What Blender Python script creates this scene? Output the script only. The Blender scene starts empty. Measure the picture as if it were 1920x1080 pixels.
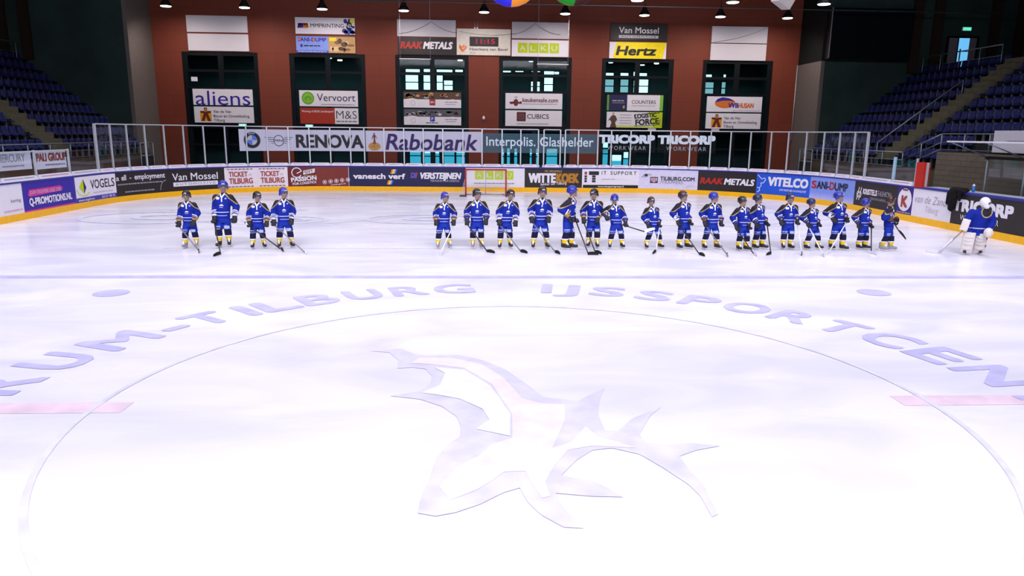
import bpy, bmesh, math, random
from mathutils import Vector, Matrix
from mathutils.geometry import tessellate_polygon
random.seed(7)
SC = bpy.context.scene
COL = SC.collection
PI = math.pi

# ------------------------------------------------------------------ camera, world, lights, exposure
def make_camera():
    pitch, yaw, roll, f = .2113, -.0530, .0108, 1357.55
    cy, sy, cp, sp = math.cos(yaw), math.sin(yaw), math.cos(pitch), math.sin(pitch)
    F = Vector((-sy * cp, cy * cp, -sp)); R0 = Vector((cy, sy, 0)); U0 = R0.cross(F)
    R = R0 * math.cos(roll) + U0 * math.sin(roll); U = R.cross(F)
    cd = bpy.data.cameras.new('camera'); cam = bpy.data.objects.new('camera', cd); COL.objects.link(cam)
    cam.matrix_world = Matrix(((R.x, U.x, -F.x, -.5234), (R.y, U.y, -F.y, -7.3987), (R.z, U.z, -F.z, 2.8773), (0, 0, 0, 1)))
    cd.sensor_width = 36; cd.lens = f * 36 / 1920; cd.clip_start = .1; cd.clip_end = 300
    SC.camera = cam
make_camera()

wd = bpy.data.worlds.new('world'); SC.world = wd; wd.use_nodes = True
wd.node_tree.nodes['Background'].inputs[0].default_value = (.35, .42, .55, 1)
wd.node_tree.nodes['Background'].inputs[1].default_value = .012

vs = SC.view_settings
vs.view_transform = 'Standard'; vs.look = 'None'; vs.exposure = 0; vs.gamma = 1; vs.use_curve_mapping = False

def area(name, loc, sx, sy, power, color, spread=110, rot=(0, 0, 0)):
    l = bpy.data.lights.new(name, 'AREA'); l.shape = 'RECTANGLE'; l.size = sx; l.size_y = sy
    l.energy = power; l.color = color; l.spread = math.radians(spread)
    o = bpy.data.objects.new(name, l); COL.objects.link(o); o.location = loc; o.rotation_euler = rot
    return o
# the hall's lamp rows hang over the ice, above the frame
LILAC = (.93, .90, 1.0)
area('rink_lamp_row', (0, -6.0, 11.4), 26, 8, 2350, LILAC, 130)
area('rink_lamp_row', (0, 4.0, 11.4), 30, 7, 770, LILAC, 130)
area('rink_lamp_row', (0, 13.5, 11.4), 34, 7, 700, LILAC, 130)
area('rink_lamp_row', (0, 22.0, 11.4), 34, 6, 1200, LILAC, 130)
for sx_ in (-1, 1): area('rink_side_fill', (sx_ * 11.5, 13, 11.4), 3, 18, 215 if sx_ < 0 else 270, LILAC, 84)  # added fill brightening the ice along both sides
# added fill light over the near half aimed down the rink, for the boards and the players' fronts
area('rink_front_fill', (0, -2, 11.0), 26, 2, 1750, LILAC, 100, (math.radians(62), 0, 0))

def spot(loc, power, color, size, blend, target):
    l = bpy.data.lights.new('pendant_light', 'SPOT'); l.energy = power; l.color = color
    l.spot_size = math.radians(size); l.spot_blend = blend; l.shadow_soft_size = .2
    o = bpy.data.objects.new('pendant_light', l); COL.objects.link(o); o.location = loc
    o.rotation_euler = (Vector(target) - Vector(loc)).to_track_quat('-Z', 'Y').to_euler()

# ------------------------------------------------------------------ helpers
def lin(h):
    h = h.lstrip('#'); c = [int(h[i:i + 2], 16) / 255 for i in (0, 2, 4)]
    return tuple(x / 12.92 if x <= .04045 else ((x + .055) / 1.055) ** 2.4 for x in c)

MATS = {}
def mat(name, col, rough=.5, spec=.4, metal=0, var=.06, scale=6, emit=0, alpha=1, bump=0):
    """a surface with a slight procedural variation of its own colour"""
    if name in MATS: return MATS[name]
    c = lin(col) if isinstance(col, str) else col
    m = bpy.data.materials.new(name); m.use_nodes = True; nt = m.node_tree; b = nt.nodes['Principled BSDF']
    b.inputs['Roughness'].default_value = rough; b.inputs['Specular IOR Level'].default_value = spec
    b.inputs['Metallic'].default_value = metal
    if var:
        tc = nt.nodes.new('ShaderNodeTexCoord'); n = nt.nodes.new('ShaderNodeTexNoise')
        n.inputs['Scale'].default_value = scale; n.inputs['Detail'].default_value = 4
        r = nt.nodes.new('ShaderNodeValToRGB')
        r.color_ramp.elements[0].position = .3; r.color_ramp.elements[1].position = .7
        r.color_ramp.elements[0].color = (*[x * (1 - var) for x in c], 1)
        r.color_ramp.elements[1].color = (*[min(1, x * (1 + var)) for x in c], 1)
        nt.links.new(tc.outputs['Object'], n.inputs['Vector']); nt.links.new(n.outputs['Fac'], r.inputs['Fac'])
        nt.links.new(r.outputs['Color'], b.inputs['Base Color'])
        if bump:
            bp = nt.nodes.new('ShaderNodeBump'); bp.inputs['Strength'].default_value = bump
            nt.links.new(n.outputs['Fac'], bp.inputs['Height']); nt.links.new(bp.outputs['Normal'], b.inputs['Normal'])
    else:
        b.inputs['Base Color'].default_value = (*c, 1)
    if emit:
        b.inputs['Emission Color'].default_value = (*c, 1); b.inputs['Emission Strength'].default_value = emit
    if alpha < 1:
        b.inputs['Alpha'].default_value = alpha
    m.diffuse_color = (*c, alpha)
    MATS[name] = m
    return m

def glass_mat(name, tint, clear, gloss_rough=.05, film=None, film_a=0):
    """thin pane: mostly seen through, with a faint sheen and, if given, a film of its own colour"""
    if name in MATS: return MATS[name]
    m = bpy.data.materials.new(name); m.use_nodes = True; nt = m.node_tree; nt.nodes.clear()
    out = nt.nodes.new('ShaderNodeOutputMaterial'); tr = nt.nodes.new('ShaderNodeBsdfTransparent')
    gl = nt.nodes.new('ShaderNodeBsdfGlossy'); mx = nt.nodes.new('ShaderNodeMixShader')
    tr.inputs[0].default_value = (*tint, 1); gl.inputs['Roughness'].default_value = gloss_rough
    fr = nt.nodes.new('ShaderNodeFresnel'); fr.inputs['IOR'].default_value = 1.35
    ml = nt.nodes.new('ShaderNodeMath'); ml.operation = 'MULTIPLY'; ml.inputs[1].default_value = clear
    nt.links.new(fr.outputs[0], ml.inputs[0]); nt.links.new(ml.outputs[0], mx.inputs[0])
    nt.links.new(tr.outputs[0], mx.inputs[1]); nt.links.new(gl.outputs[0], mx.inputs[2])
    last = mx
    if film:
        df = nt.nodes.new('ShaderNodeBsdfDiffuse'); df.inputs[0].default_value = (*film, 1)
        m2 = nt.nodes.new('ShaderNodeMixShader'); m2.inputs[0].default_value = film_a
        nt.links.new(mx.outputs[0], m2.inputs[1]); nt.links.new(df.outputs[0], m2.inputs[2]); last = m2
    nt.links.new(last.outputs[0], out.inputs[0])
    MATS[name] = m
    return m

class MB:
    """collects shapes into one mesh with several material slots"""
    def __init__(s): s.v = []; s.f = []; s.m = []; s.sm = []; s.slots = []
    def slot(s, m):
        if m not in s.slots: s.slots.append(m)
        return s.slots.index(m)
    def add(s, vs, fs, m, smooth=False):
        o = len(s.v); k = s.slot(m); s.v += [tuple(p) for p in vs]
        for f in fs: s.f.append(tuple(i + o for i in f)); s.m.append(k); s.sm.append(smooth)
        return s
    def box(s, c, d, m, rot=None):
        x, y, z = (q / 2 for q in d)
        P = [Vector((a * x, b * y, e * z)) for a in (-1, 1) for b in (-1, 1) for e in (-1, 1)]
        if rot: P = [rot @ p for p in P]
        P = [p + Vector(c) for p in P]
        return s.add(P, [(0, 1, 3, 2), (4, 6, 7, 5), (0, 4, 5, 1), (2, 3, 7, 6), (0, 2, 6, 4), (1, 5, 7, 3)], m)
    def quad(s, a, b, c, d, m): return s.add([a, b, c, d], [(0, 1, 2, 3)], m)
    def tube(s, p0, p1, r0, r1, m, n=10, smooth=True, flat=1.0):
        p0, p1 = Vector(p0), Vector(p1); d = (p1 - p0).normalized()
        a = d.cross(Vector((0, 1, 0)) if abs(d.y) < .9 else Vector((1, 0, 0))).normalized(); b = d.cross(a)
        P = []
        for p, r in ((p0, r0), (p1, r1)):
            for i in range(n):
                t = 2 * PI * i / n; P.append(p + a * (r * math.cos(t)) + b * (r * flat * math.sin(t)))
        F = [(i, (i + 1) % n, n + (i + 1) % n, n + i) for i in range(n)]
        s.add(P, F, m, smooth); o = len(s.v) - 2 * n
        for f in (tuple(range(n - 1, -1, -1)), tuple(range(n, 2 * n))):
            s.f.append(tuple(i + o for i in f)); s.m.append(s.slot(m)); s.sm.append(False)
        return s
    def ell(s, c, r, m, rot=None, nu=14, nv=9):
        c = Vector(c); P = [Vector((0, 0, r[2]))]
        for j in range(1, nv):
            t = PI * j / nv
            for i in range(nu):
                a = 2 * PI * i / nu
                P.append(Vector((r[0] * math.sin(t) * math.cos(a), r[1] * math.sin(t) * math.sin(a), r[2] * math.cos(t))))
        P.append(Vector((0, 0, -r[2]))); L = len(P) - 1
        F = [(0, 1 + i, 1 + (i + 1) % nu) for i in range(nu)]
        for j in range(nv - 2):
            for i in range(nu):
                a = 1 + j * nu + i; b = 1 + j * nu + (i + 1) % nu; F.append((a, a + nu, b + nu, b))
        F += [(L, L - nu + (i + 1) % nu, L - nu + i) for i in range(nu)]
        if rot: P = [rot @ p for p in P]
        return s.add([p + c for p in P], F, m, True)
    def loft(s, rings, m, n=20, smooth=True):
        """rings: (z, cx, cy, rx, ry) from low to high"""
        P = []; F = []
        for z, cx, cy, rx, ry in rings:
            for i in range(n):
                t = 2 * PI * i / n; P.append((cx + rx * math.cos(t), cy + ry * math.sin(t), z))
        k = len(rings)
        for j in range(k - 1):
            for i in range(n):
                F.append((j * n + i, j * n + (i + 1) % n, (j + 1) * n + (i + 1) % n, (j + 1) * n + i))
        F.append(tuple(range(n - 1, -1, -1))); F.append(tuple(range((k - 1) * n, k * n)))
        return s.add(P, F, m, smooth)
    def capsule(s, p0, p1, r0, r1, m, n=12):
        s.tube(p0, p1, r0, r1, m, n); s.ell(p0, (r0,) * 3, m, nu=n, nv=7); return s.ell(p1, (r1,) * 3, m, nu=n, nv=7)
    def mesh(s, name):
        me = bpy.data.meshes.new(name); me.from_pydata(s.v, [], s.f)
        for m in s.slots: me.materials.append(m)
        me.polygons.foreach_set('material_index', s.m); me.polygons.foreach_set('use_smooth', s.sm)
        me.update(); return me
    def build(s, name, parent=None, **kw):
        return put(name, s.mesh(name), parent, **kw)

def put(name, me, parent=None, loc=None):
    """link a mesh whose points are in world space; under a parent (or with loc) its own origin moves there"""
    o = bpy.data.objects.new(name, me); COL.objects.link(o)
    base = None
    if parent is not None:
        o.parent = parent
        base = world_loc(parent)
    elif loc is not None:
        base = Vector(loc); o.location = base
    if base is not None:
        me.transform(Matrix.Translation(-base))
    return o
def world_loc(o):
    p = Vector(o.location)
    while o.parent is not None: o = o.parent; p = p + Vector(o.location)
    return p
def putlocal(name, me, parent):
    o = bpy.data.objects.new(name, me); COL.objects.link(o); o.parent = parent; return o

def tag(o, label=None, cat=None, group=None, kind=None):
    if label: o['label'] = label
    if cat: o['category'] = cat
    if group: o['group'] = group
    if kind: o['kind'] = kind
    return o
def empty(name, loc, label=None, cat=None, group=None, kind=None):
    o = bpy.data.objects.new(name, None); COL.objects.link(o); o.location = loc; o.empty_display_size = .2
    return tag(o, label, cat, group, kind)
def struct(o, label=None): return tag(o, label, None, None, 'structure')
ORD = 'first second third fourth fifth sixth seventh eighth ninth tenth eleventh twelfth thirteenth fourteenth fifteenth sixteenth seventeenth eighteenth nineteenth twentieth'.split()
TENS = {2: 'twenty', 3: 'thirty', 4: 'forty', 5: 'fifty'}
def nth(i):
    """0 -> first"""
    if i < 20: return ORD[i]
    t, u = divmod(i + 1, 10)
    return TENS[t] + '-' + ORD[u - 1] if u else {2: 'twentieth', 3: 'thirtieth', 4: 'fortieth', 5: 'fiftieth'}[t]

# ------------------------------------------------------------------ lettering
_T = {}
def text_geo(txt, bold=0.0, res=3):
    key = (txt, bold)
    if key in _T: return _T[key]
    c = bpy.data.curves.new('t', 'FONT'); c.body = txt; c.size = 1; c.offset = bold; c.resolution_u = res
    o = bpy.data.objects.new('t', c); COL.objects.link(o)
    dg = bpy.context.evaluated_depsgraph_get(); me = bpy.data.meshes.new_from_object(o.evaluated_get(dg))
    V = [(v.co.x, v.co.y) for v in me.vertices]; Fc = [tuple(p.vertices) for p in me.polygons]
    bpy.data.objects.remove(o); bpy.data.curves.remove(c); bpy.data.meshes.remove(me)
    _T[key] = (V, Fc); return _T[key]
CAP = max(v[1] for v in text_geo('H')[0])

class Canvas:
    """flat artwork in metres (u across, v up) laid on a panel through fn(u, v, d)"""
    def __init__(s, fn, curved=False): s.fn = fn; s.mb = MB(); s.curved = curved
    def put(s, P, F, m, layer): s.mb.add([s.fn(u, v, .003 + (.005 if s.curved else .0025) * layer) for u, v in P], F, m)
    def rect(s, u0, v0, u1, v1, m, layer=0):
        n = max(1, int((u1 - u0) / .2)) if s.curved else 1
        P = []
        for i in range(n + 1):
            u = u0 + (u1 - u0) * i / n; P += [(u, v0), (u, v1)]
        s.put(P, [(2 * i, 2 * i + 2, 2 * i + 3, 2 * i + 1) for i in range(n)], m, layer); return s
    def poly(s, pts, m, layer=1):
        tri = tessellate_polygon([[Vector((a, b, 0)) for a, b in pts]])
        s.put(pts, [tuple(t) for t in tri], m, layer); return s
    def ell(s, cu, cv, ru, rv, m, layer=1, n=24):
        s.put([(cu + ru * math.cos(2 * PI * i / n), cv + rv * math.sin(2 * PI * i / n)) for i in range(n)], [tuple(range(n))], m, layer); return s
    def wedge(s, cu, cv, r, a0, a1, m, layer=1, n=8):
        s.put([(cu, cv)] + [(cu + r * math.cos(math.radians(a0 + (a1 - a0) * i / n)), cv + r * math.sin(math.radians(a0 + (a1 - a0) * i / n))) for i in range(n + 1)], [tuple(range(n + 2))], m, layer); return s
    def arc(s, cu, cv, ru, rv, w, m, layer=1, a0=0, a1=360, n=24):
        P = []; 
        for i in range(n + 1):
            t = math.radians(a0 + (a1 - a0) * i / n)
            for k in (0, w): P.append((cu + (ru - k) * math.cos(t), cv + (rv - k) * math.sin(t)))
        s.put(P, [(2 * i, 2 * i + 2, 2 * i + 3, 2 * i + 1) for i in range(n)], m, layer); return s
    def line(s, a, b, w, m, layer=1):
        a, b = Vector((*a, 0)), Vector((*b, 0)); d = (b - a).normalized(); p = Vector((-d.y, d.x, 0)) * (w / 2)
        q = [a - p, b - p, b + p, a + p]; s.put([(x.x, x.y) for x in q], [(0, 1, 2, 3)], m, layer); return s
    def text(s, txt, u, v, h, m, layer=1, width=None, bold=.01, shear=0, rot=0, align='L', space=0, rep=True):
        """u, v: left foot of the line; h: height of a capital; width squeezes the line to a length"""
        if bold > .004 and rep:
            grid = ((-1, -1), (1, -1), (-1, 1), (1, 1)) if bold < .035 else tuple((a, b) for a in (-1, -.33, .33, 1) for b in (-1, 0, 1))
            for k, (a, b) in enumerate(grid):
                e = bold * h / CAP * .9; s.text(txt, u + a * e, v + b * e * .8, h, m, layer + .5 * k / len(grid), width, 0, shear, rot, align, space, False)
            return s
        bold = min(0, bold)
        if space:
            L = []; F = []; x = 0
            for ch in txt:
                if ch == ' ': x += .35 + space; continue
                V, Fc = text_geo(ch, bold); o = len(L); mn = min(p[0] for p in V); mx = max(p[0] for p in V)
                L += [(p[0] - mn + x, p[1]) for p in V]; F += [tuple(i + o for i in f) for f in Fc]; x += mx - mn + space
            V, Fc = L, F
        else: V, Fc = text_geo(txt, bold)
        mn = min(p[0] for p in V); mx = max(p[0] for p in V); sy = h / CAP
        sx = width / (mx - mn) if width else sy
        w = (mx - mn) * sx; off = {'L': 0, 'C': -w / 2, 'R': -w}[align]
        c, si = math.cos(math.radians(rot)), math.sin(math.radians(rot)); P = []
        for x, y in V:
            a = (x - mn) * sx + off + shear * y * sy; b = y * sy
            P.append((u + a * c - b * si, v + a * si + b * c))
        s.put(P, Fc, m, layer); return s
    def fine(s, u0, u1, v, h, m, layer=1, seed=0):
        """a line of print too small to read"""
        rr = random.Random(seed + int(u0 * 100) + int(v * 1000)); u = u0
        while u < u1 - h * .4:
            w = h * rr.uniform(1.2, 3.4); w = min(w, u1 - u)
            if w > h * .3: s.rect(u, v + h * .15, u + w, v + h * .8, m, layer)
            k = u
            while k < u + w - h * .4: s.rect(k, v, k + h * .3, v + h, m, layer); k += h * .75
            u += w + h * .45
        return s
    def build(s, name, parent): return s.mb.build(name, parent)

# ------------------------------------------------------------------ materials
white = mat('white_print', '#e6e2ec', .5, .3, var=.02)
black = mat('black_print', '#17161c', .5, .3, var=.05)
ink = mat('dark_ink', '#26233a', .5, .3)
grey = mat('grey_print', '#9a97a4', .5, .3)
lgrey = mat('pale_grey_print', '#bdbac6', .5, .3)
red = mat('red_print', '#b02820', .5, .3)
orange = mat('orange_print', '#e0702a', .5, .3)
yellow = mat('yellow_print', '#f2dc10', .5, .3)
gold = mat('gold_print', '#b07a28', .5, .3)
lime = mat('lime_print', '#b9cf12', .5, .3)
green = mat('green_print', '#5fa02a', .5, .3)
navy = mat('navy_print', '#22224e', .5, .3)
indigo = mat('indigo_print', '#35269c', .5, .3)
purple = mat('purple_print', '#3a2480', .5, .3)
magenta = mat('magenta_print', '#c8329c', .5, .3)
maroon = mat('maroon_print', '#6e2420', .5, .3)
rust = mat('rust_print', '#a04038', .5, .3)
blue = mat('blue_print', '#2458d0', .5, .3)
sky = mat('pale_blue_print', '#8098e6', .5, .3)
char = mat('charcoal_print', '#2a2627', .5, .3)
teal = mat('teal_print', '#4a6a7a', .5, .3)
tan = mat('tan_print', '#c09a66', .5, .3)
brown = mat('brown_print', '#5a4030', .5, .3)
pink = mat('pink_print', '#e0a0c0', .5, .3)
alu = mat('grey_aluminium', '#b9c2c8', .35, .5, .3, var=.04)
pad = mat('white_plastic', '#e4e0ec', .45, .4, var=.03)
# ------------------------------------------------------------------ the ice and its paint
def ice_mat():
    m = bpy.data.materials.new('ice'); m.use_nodes = True; nt = m.node_tree; b = nt.nodes['Principled BSDF']
    tc = nt.nodes.new('ShaderNodeTexCoord')
    mp = nt.nodes.new('ShaderNodeMapping'); mp.inputs['Scale'].default_value = (.35, .8, 1)
    n = nt.nodes.new('ShaderNodeTexNoise'); n.inputs['Scale'].default_value = 1.1; n.inputs['Detail'].default_value = 7; n.inputs['Distortion'].default_value = .8
    r = nt.nodes.new('ShaderNodeValToRGB')
    r.color_ramp.elements[0].position = .32; r.color_ramp.elements[0].color = (.70, .70, .84, 1)
    r.color_ramp.elements[1].position = .62; r.color_ramp.elements[1].color = (.84, .83, .90, 1)
    nt.links.new(tc.outputs['Object'], mp.inputs['Vector']); nt.links.new(mp.outputs['Vector'], n.inputs['Vector'])
    nt.links.new(n.outputs['Fac'], r.inputs['Fac']); nt.links.new(r.outputs['Color'], b.inputs['Base Color'])
    r2 = nt.nodes.new('ShaderNodeMapRange'); r2.inputs['To Min'].default_value = .16; r2.inputs['To Max'].default_value = .34
    nt.links.new(n.outputs['Fac'], r2.inputs['Value']); nt.links.new(r2.outputs['Result'], b.inputs['Roughness'])
    b.inputs['Specular IOR Level'].default_value = .3
    n2 = nt.nodes.new('ShaderNodeTexNoise'); n2.inputs['Scale'].default_value = 9; n2.inputs['Detail'].default_value = 3
    bp = nt.nodes.new('ShaderNodeBump'); bp.inputs['Strength'].default_value = .06; bp.inputs['Distance'].default_value = .02
    nt.links.new(tc.outputs['Object'], n2.inputs['Vector']); nt.links.new(n2.outputs['Fac'], bp.inputs['Height'])
    nt.links.new(bp.outputs['Normal'], b.inputs['Normal'])
    return m
HW, END, RAD, XO = 14.7, 28.8, 8.0, -.12
CX, CY, ARC = HW - RAD, END - RAD, PI / 2 * RAD
def path(s):
    """foot of the rink boards: point and outward normal, s metres along from the side line of the centre"""
    if s < CY: return Vector((-HW + XO, s, 0)), Vector((-1, 0, 0))
    if s < CY + ARC:
        t = (s - CY) / RAD; n = Vector((-math.cos(t), math.sin(t), 0)); return Vector((-CX + XO, CY, 0)) + n * RAD, n
    b = CY + ARC + 2 * CX
    if s < b: return Vector((-CX + s - CY - ARC + XO, END, 0)), Vector((0, 1, 0))
    if s < b + ARC:
        t = (s - b) / RAD; n = Vector((math.sin(t), math.cos(t), 0)); return Vector((CX + XO, CY, 0)) + n * RAD, n
    return Vector((HW + XO, CY - (s - b - ARC), 0)), Vector((1, 0, 0))
def at(s, z, d=0):
    """point on the boards; d towards the ice"""
    p, n = path(s); p = p - n * d; p.z = z; return p
S_END = 2 * CY + 2 * ARC + 2 * CX

mb = MB(); ring = [at(i * S_END / 160, 0, -.05) for i in range(161)]
ring = [Vector((-HW + XO - .05, -14, 0))] + ring + [Vector((HW + XO + .05, -14, 0))]
mb.add(ring[::-1], [tuple(range(len(ring)))], ice_mat())
ICE = struct(mb.build('floor'), 'white scuffed sheet of ice with faded painted markings')

def paint(name, col, rough=.35):
    return mat(name, col, rough, .3, var=.12, scale=3)
p_blue = paint('faded_blue_paint', (.52, .51, .80)); p_red = paint('faded_red_paint', (.80, .64, .76)); p_pale = paint('pale_lilac_paint', (.66, .65, .84))
p_ring = paint('pale_ring_paint', (.70, .70, .88)); p_pink = paint('pale_pink_paint', (.87, .76, .84)); p_mark = paint('grey_paint', (.62, .60, .74))
def floor_fn(u, v, d): return Vector((u, v, d))
def icepart(name, fn):
    c = Canvas(floor_fn); fn(c); return c.build(name, ICE)
icepart('centre_circle', lambda c: c.arc(0, 0, 4.55, 4.55, .06, p_ring, n=120))
icepart('red_line', lambda c: (c.rect(-HW, -.15, -4.18, .15, p_red), c.rect(4.18, -.15, HW, .15, p_red)))
icepart('blue_line', lambda c: c.rect(-HW, 6.92, HW, 7.2, p_blue))
icepart('goal_line', lambda c: c.rect(-13.4, 25.89, 13.2, 25.94, p_mark))
icepart('goal_crease', lambda c: c.arc(0, 25.9, 1.8, 1.8, .05, p_mark, a0=180, a1=360))
icepart('thin_grey_line', lambda c: c.rect(-8.2, 10.66, 10.6, 10.70, p_mark))  # thin grey line across the ice at the players' feet
for x in (-7, 7):
    icepart('faceoff_spot', lambda c, x=x: c.ell(x, 5.57, .3, .3, p_blue))
    icepart('faceoff_circle', lambda c, x=x: (c.arc(x, 19.9, 4.5, 4.5, .05, p_ring, n=80), c.ell(x, 19.9, .3, .3, p_ring)))
for x, y, r in ((-11, 17.1, 2.45), (-2.3, 17.0, 1.9), (-6.7, 16.6, 1.4)):
    icepart('round_mark', lambda c, x=x, y=y, r=r: (c.arc(x, y, r, r * .7, .16, p_ring, 2, n=60), c.arc(x + .2, y + .1, r * .45, r * .3, .3, p_ring, 3, n=40)))
def ring_text(c):
    seq = {'G': 98.8, 'R': 106.9, 'U': 114.9, 'B': 122.8, 'L': 129.9, 'I': 135, 'T': 141.3, '-': 147.2, 'M': 154.9, 'U2': 164.4, 'R2': 173, 'T2': 180.5, 'N2': 188,
           'I3': 81.9, 'J': 78.2, 'S': 70.9, 'S2': 62.6, 'P': 54.6, 'O': 46.7, 'R3': 38.8, 'T3': 31.2, 'C': 23.6, 'E': 16.0, 'N': 7.9, 'T4': .5, 'R4': -7}
    for k, a in seq.items():
        ch = k[0]; t = math.radians(a); r = 5.62; h = .74; w = {'I': .14, 'J': .4, '-': .34, 'M': .78, 'N': .68, 'O': .7, 'G': .7, 'C': .66}.get(ch, .58)
        c.text(ch, r * math.cos(t), r * math.sin(t), h, p_blue, width=w, bold=.03, rot=a - 90, align='C')
icepart('lettering', ring_text)
LOGO_A = [(-1.92, 1.97), (-1.5, 2.08), (-1.29, 1.77), (-0.74, 1.78), (-0.45, 1.58), (-0.16, 1.21), (0.06, 0.69), (0.25, 0.19), (0.46, 0.12), (0.61, 0.06), (0.75, 0.24), (0.97, 0.46), (0.85, 0.08), (0.77, -0.32), (0.77, -0.74), (0.89, -0.76), (1.1, -0.44), (1.48, -0.14), (1.3, -0.39), (1.09, -0.84), (1.11, -1.03), (1.27, -1.1), (1.53, -1.06), (1.8, -1.13), (1.54, -1.22), (1.35, -1.34), (1.35, -1.58), (1.4, -1.88), (1.36, -2.37), (1.3, -2.41), (1.31, -2.08), (1.27, -1.88), (1.14, -1.58), (0.99, -1.29), (0.76, -1.15), (0.57, -1.19), (0.39, -1.4), (0.23, -1.67), (0.31, -1.74), (0.47, -1.78), (0.61, -1.96), (0.68, -2.08), (0.43, -2.06), (0.24, -2.02), (0.14, -2.0), (0.17, -2.21), (0.29, -2.54), (0.14, -2.52), (-0.01, -2.34), (-0.1, -2.14), (-0.15, -1.9), (-0.28, -1.97), (-0.48, -2.16), (-0.67, -2.28), (-0.82, -2.33), (-0.96, -2.28), (-0.95, -1.98), (-0.9, -1.71), (-0.87, -1.32), (-0.77, -1.02), (-0.66, -0.84), (-0.66, -0.6), (-0.71, -0.34), (-0.87, -0.06), (-1.12, 0.16), (-1.46, 0.27), (-1.16, 0.41), (-1.04, 0.64), (-1.03, 0.92), (-1.12, 1.19), (-1.3, 1.27), (-1.48, 1.23), (-1.5, 1.56), (-1.65, 1.9)]
LOGO_B = [(-1.34, 1.43), (-1.23, 1.64), (-0.81, 1.63), (-0.43, 1.37), (-0.17, 0.83), (0.0, 0.16), (0.23, -0.02), (0.45, -0.03), (0.4, -0.47), (0.2, -1.14), (0.4, -1.01), (0.59, -0.63), (0.67, -0.9), (0.84, -1.02), (0.99, -1.16), (0.58, -1.1), (0.34, -1.19), (0.18, -1.51), (0.07, -1.81), (0.09, -2.05), (0.02, -2.08), (-0.05, -1.8), (-0.08, -1.6), (-0.27, -1.61), (-0.39, -1.79), (-0.51, -1.93), (-0.72, -2.09), (-0.81, -1.88), (-0.69, -1.52), (-0.47, -1.27), (-0.36, -1.04), (-0.16, -0.9), (-0.13, -0.3), (-0.32, 0.63), (-0.65, 1.22), (-1.06, 1.38)]
LOGO_C = [(-1.11, 0.35), (-0.92, 0.6), (-0.88, 1.03), (-1.03, 1.26), (-0.65, 1.14), (-0.34, 0.56), (-0.15, -0.3), (-0.18, -0.86), (-0.51, -0.68), (-0.37, -0.45), (-0.44, -0.15), (-0.68, 0.15), (-0.93, 0.28)]
icepart('emblem', lambda c: (c.poly(LOGO_A, p_pale, 1), c.poly(LOGO_B, p_pink, 2), c.poly(LOGO_C, paint('white_paint', (.87, .86, .9)), 3)))

# ------------------------------------------------------------------ the hall
WY, SX = 37.0, 18.9                     # end wall; side walls of its recess
SY = 34.0                               # end of the seating blocks
concrete = mat('dark_concrete_floor', '#3a342f', .8, .2, scale=2, var=.15)
def wall_coords(nt, tc, axis):
    sp = nt.nodes.new('ShaderNodeSeparateXYZ'); cb = nt.nodes.new('ShaderNodeCombineXYZ'); nt.links.new(tc.outputs['Object'], sp.inputs[0])
    nt.links.new(sp.outputs[axis], cb.inputs[0]); nt.links.new(sp.outputs['Z'], cb.inputs[1]); return cb
def wall_mat():
    m = bpy.data.materials.new('red_brown_boarding'); m.use_nodes = True; nt = m.node_tree; b = nt.nodes['Principled BSDF']
    tc = nt.nodes.new('ShaderNodeTexCoord'); br = nt.nodes.new('ShaderNodeTexBrick')
    mp = wall_coords(nt, tc, 'X')
    br.inputs['Scale'].default_value = 1; br.inputs['Brick Width'].default_value = 3.0; br.inputs['Row Height'].default_value = 1.2; br.inputs['Mortar Size'].default_value = .008
    br.inputs['Color1'].default_value = (.185, .038, .02, 1); br.inputs['Color2'].default_value = (.175, .035, .018, 1); br.inputs['Mortar'].default_value = (.09, .028, .02, 1)
    nt.links.new(mp.outputs['Vector'], br.inputs['Vector']); nt.links.new(br.outputs['Color'], b.inputs['Base Color'])
    b.inputs['Roughness'].default_value = .6; b.inputs['Specular IOR Level'].default_value = .25
    return m
m_red = wall_mat()
m_dark = mat('dark_green_cladding', '#2c3d3a', .7, .2, scale=.6, var=.2)
m_ret = mat('grey_plaster', '#6e6662', .8, .2)
m_ceil = mat('dark_ceiling_sheet', '#15191b', .9, .1)
mb = MB(); mb.box((0, 16, -.11), (66, 64, .1), concrete); struct(mb.build('floor'), 'dark concrete floor around the rink')
mb = MB(); mb.box((0, 13, 12.1), (66, 54, .2), m_ceil); struct(mb.build('ceiling'))
mb = MB(); mb.box((-31.1, 10, 6), (.2, 48.2, 12), m_dark); struct(mb.build('wall_left'))
mb = MB(); mb.box((31.1, 10, 6), (.2, 48.2, 12), m_dark); struct(mb.build('wall_right'))

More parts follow.
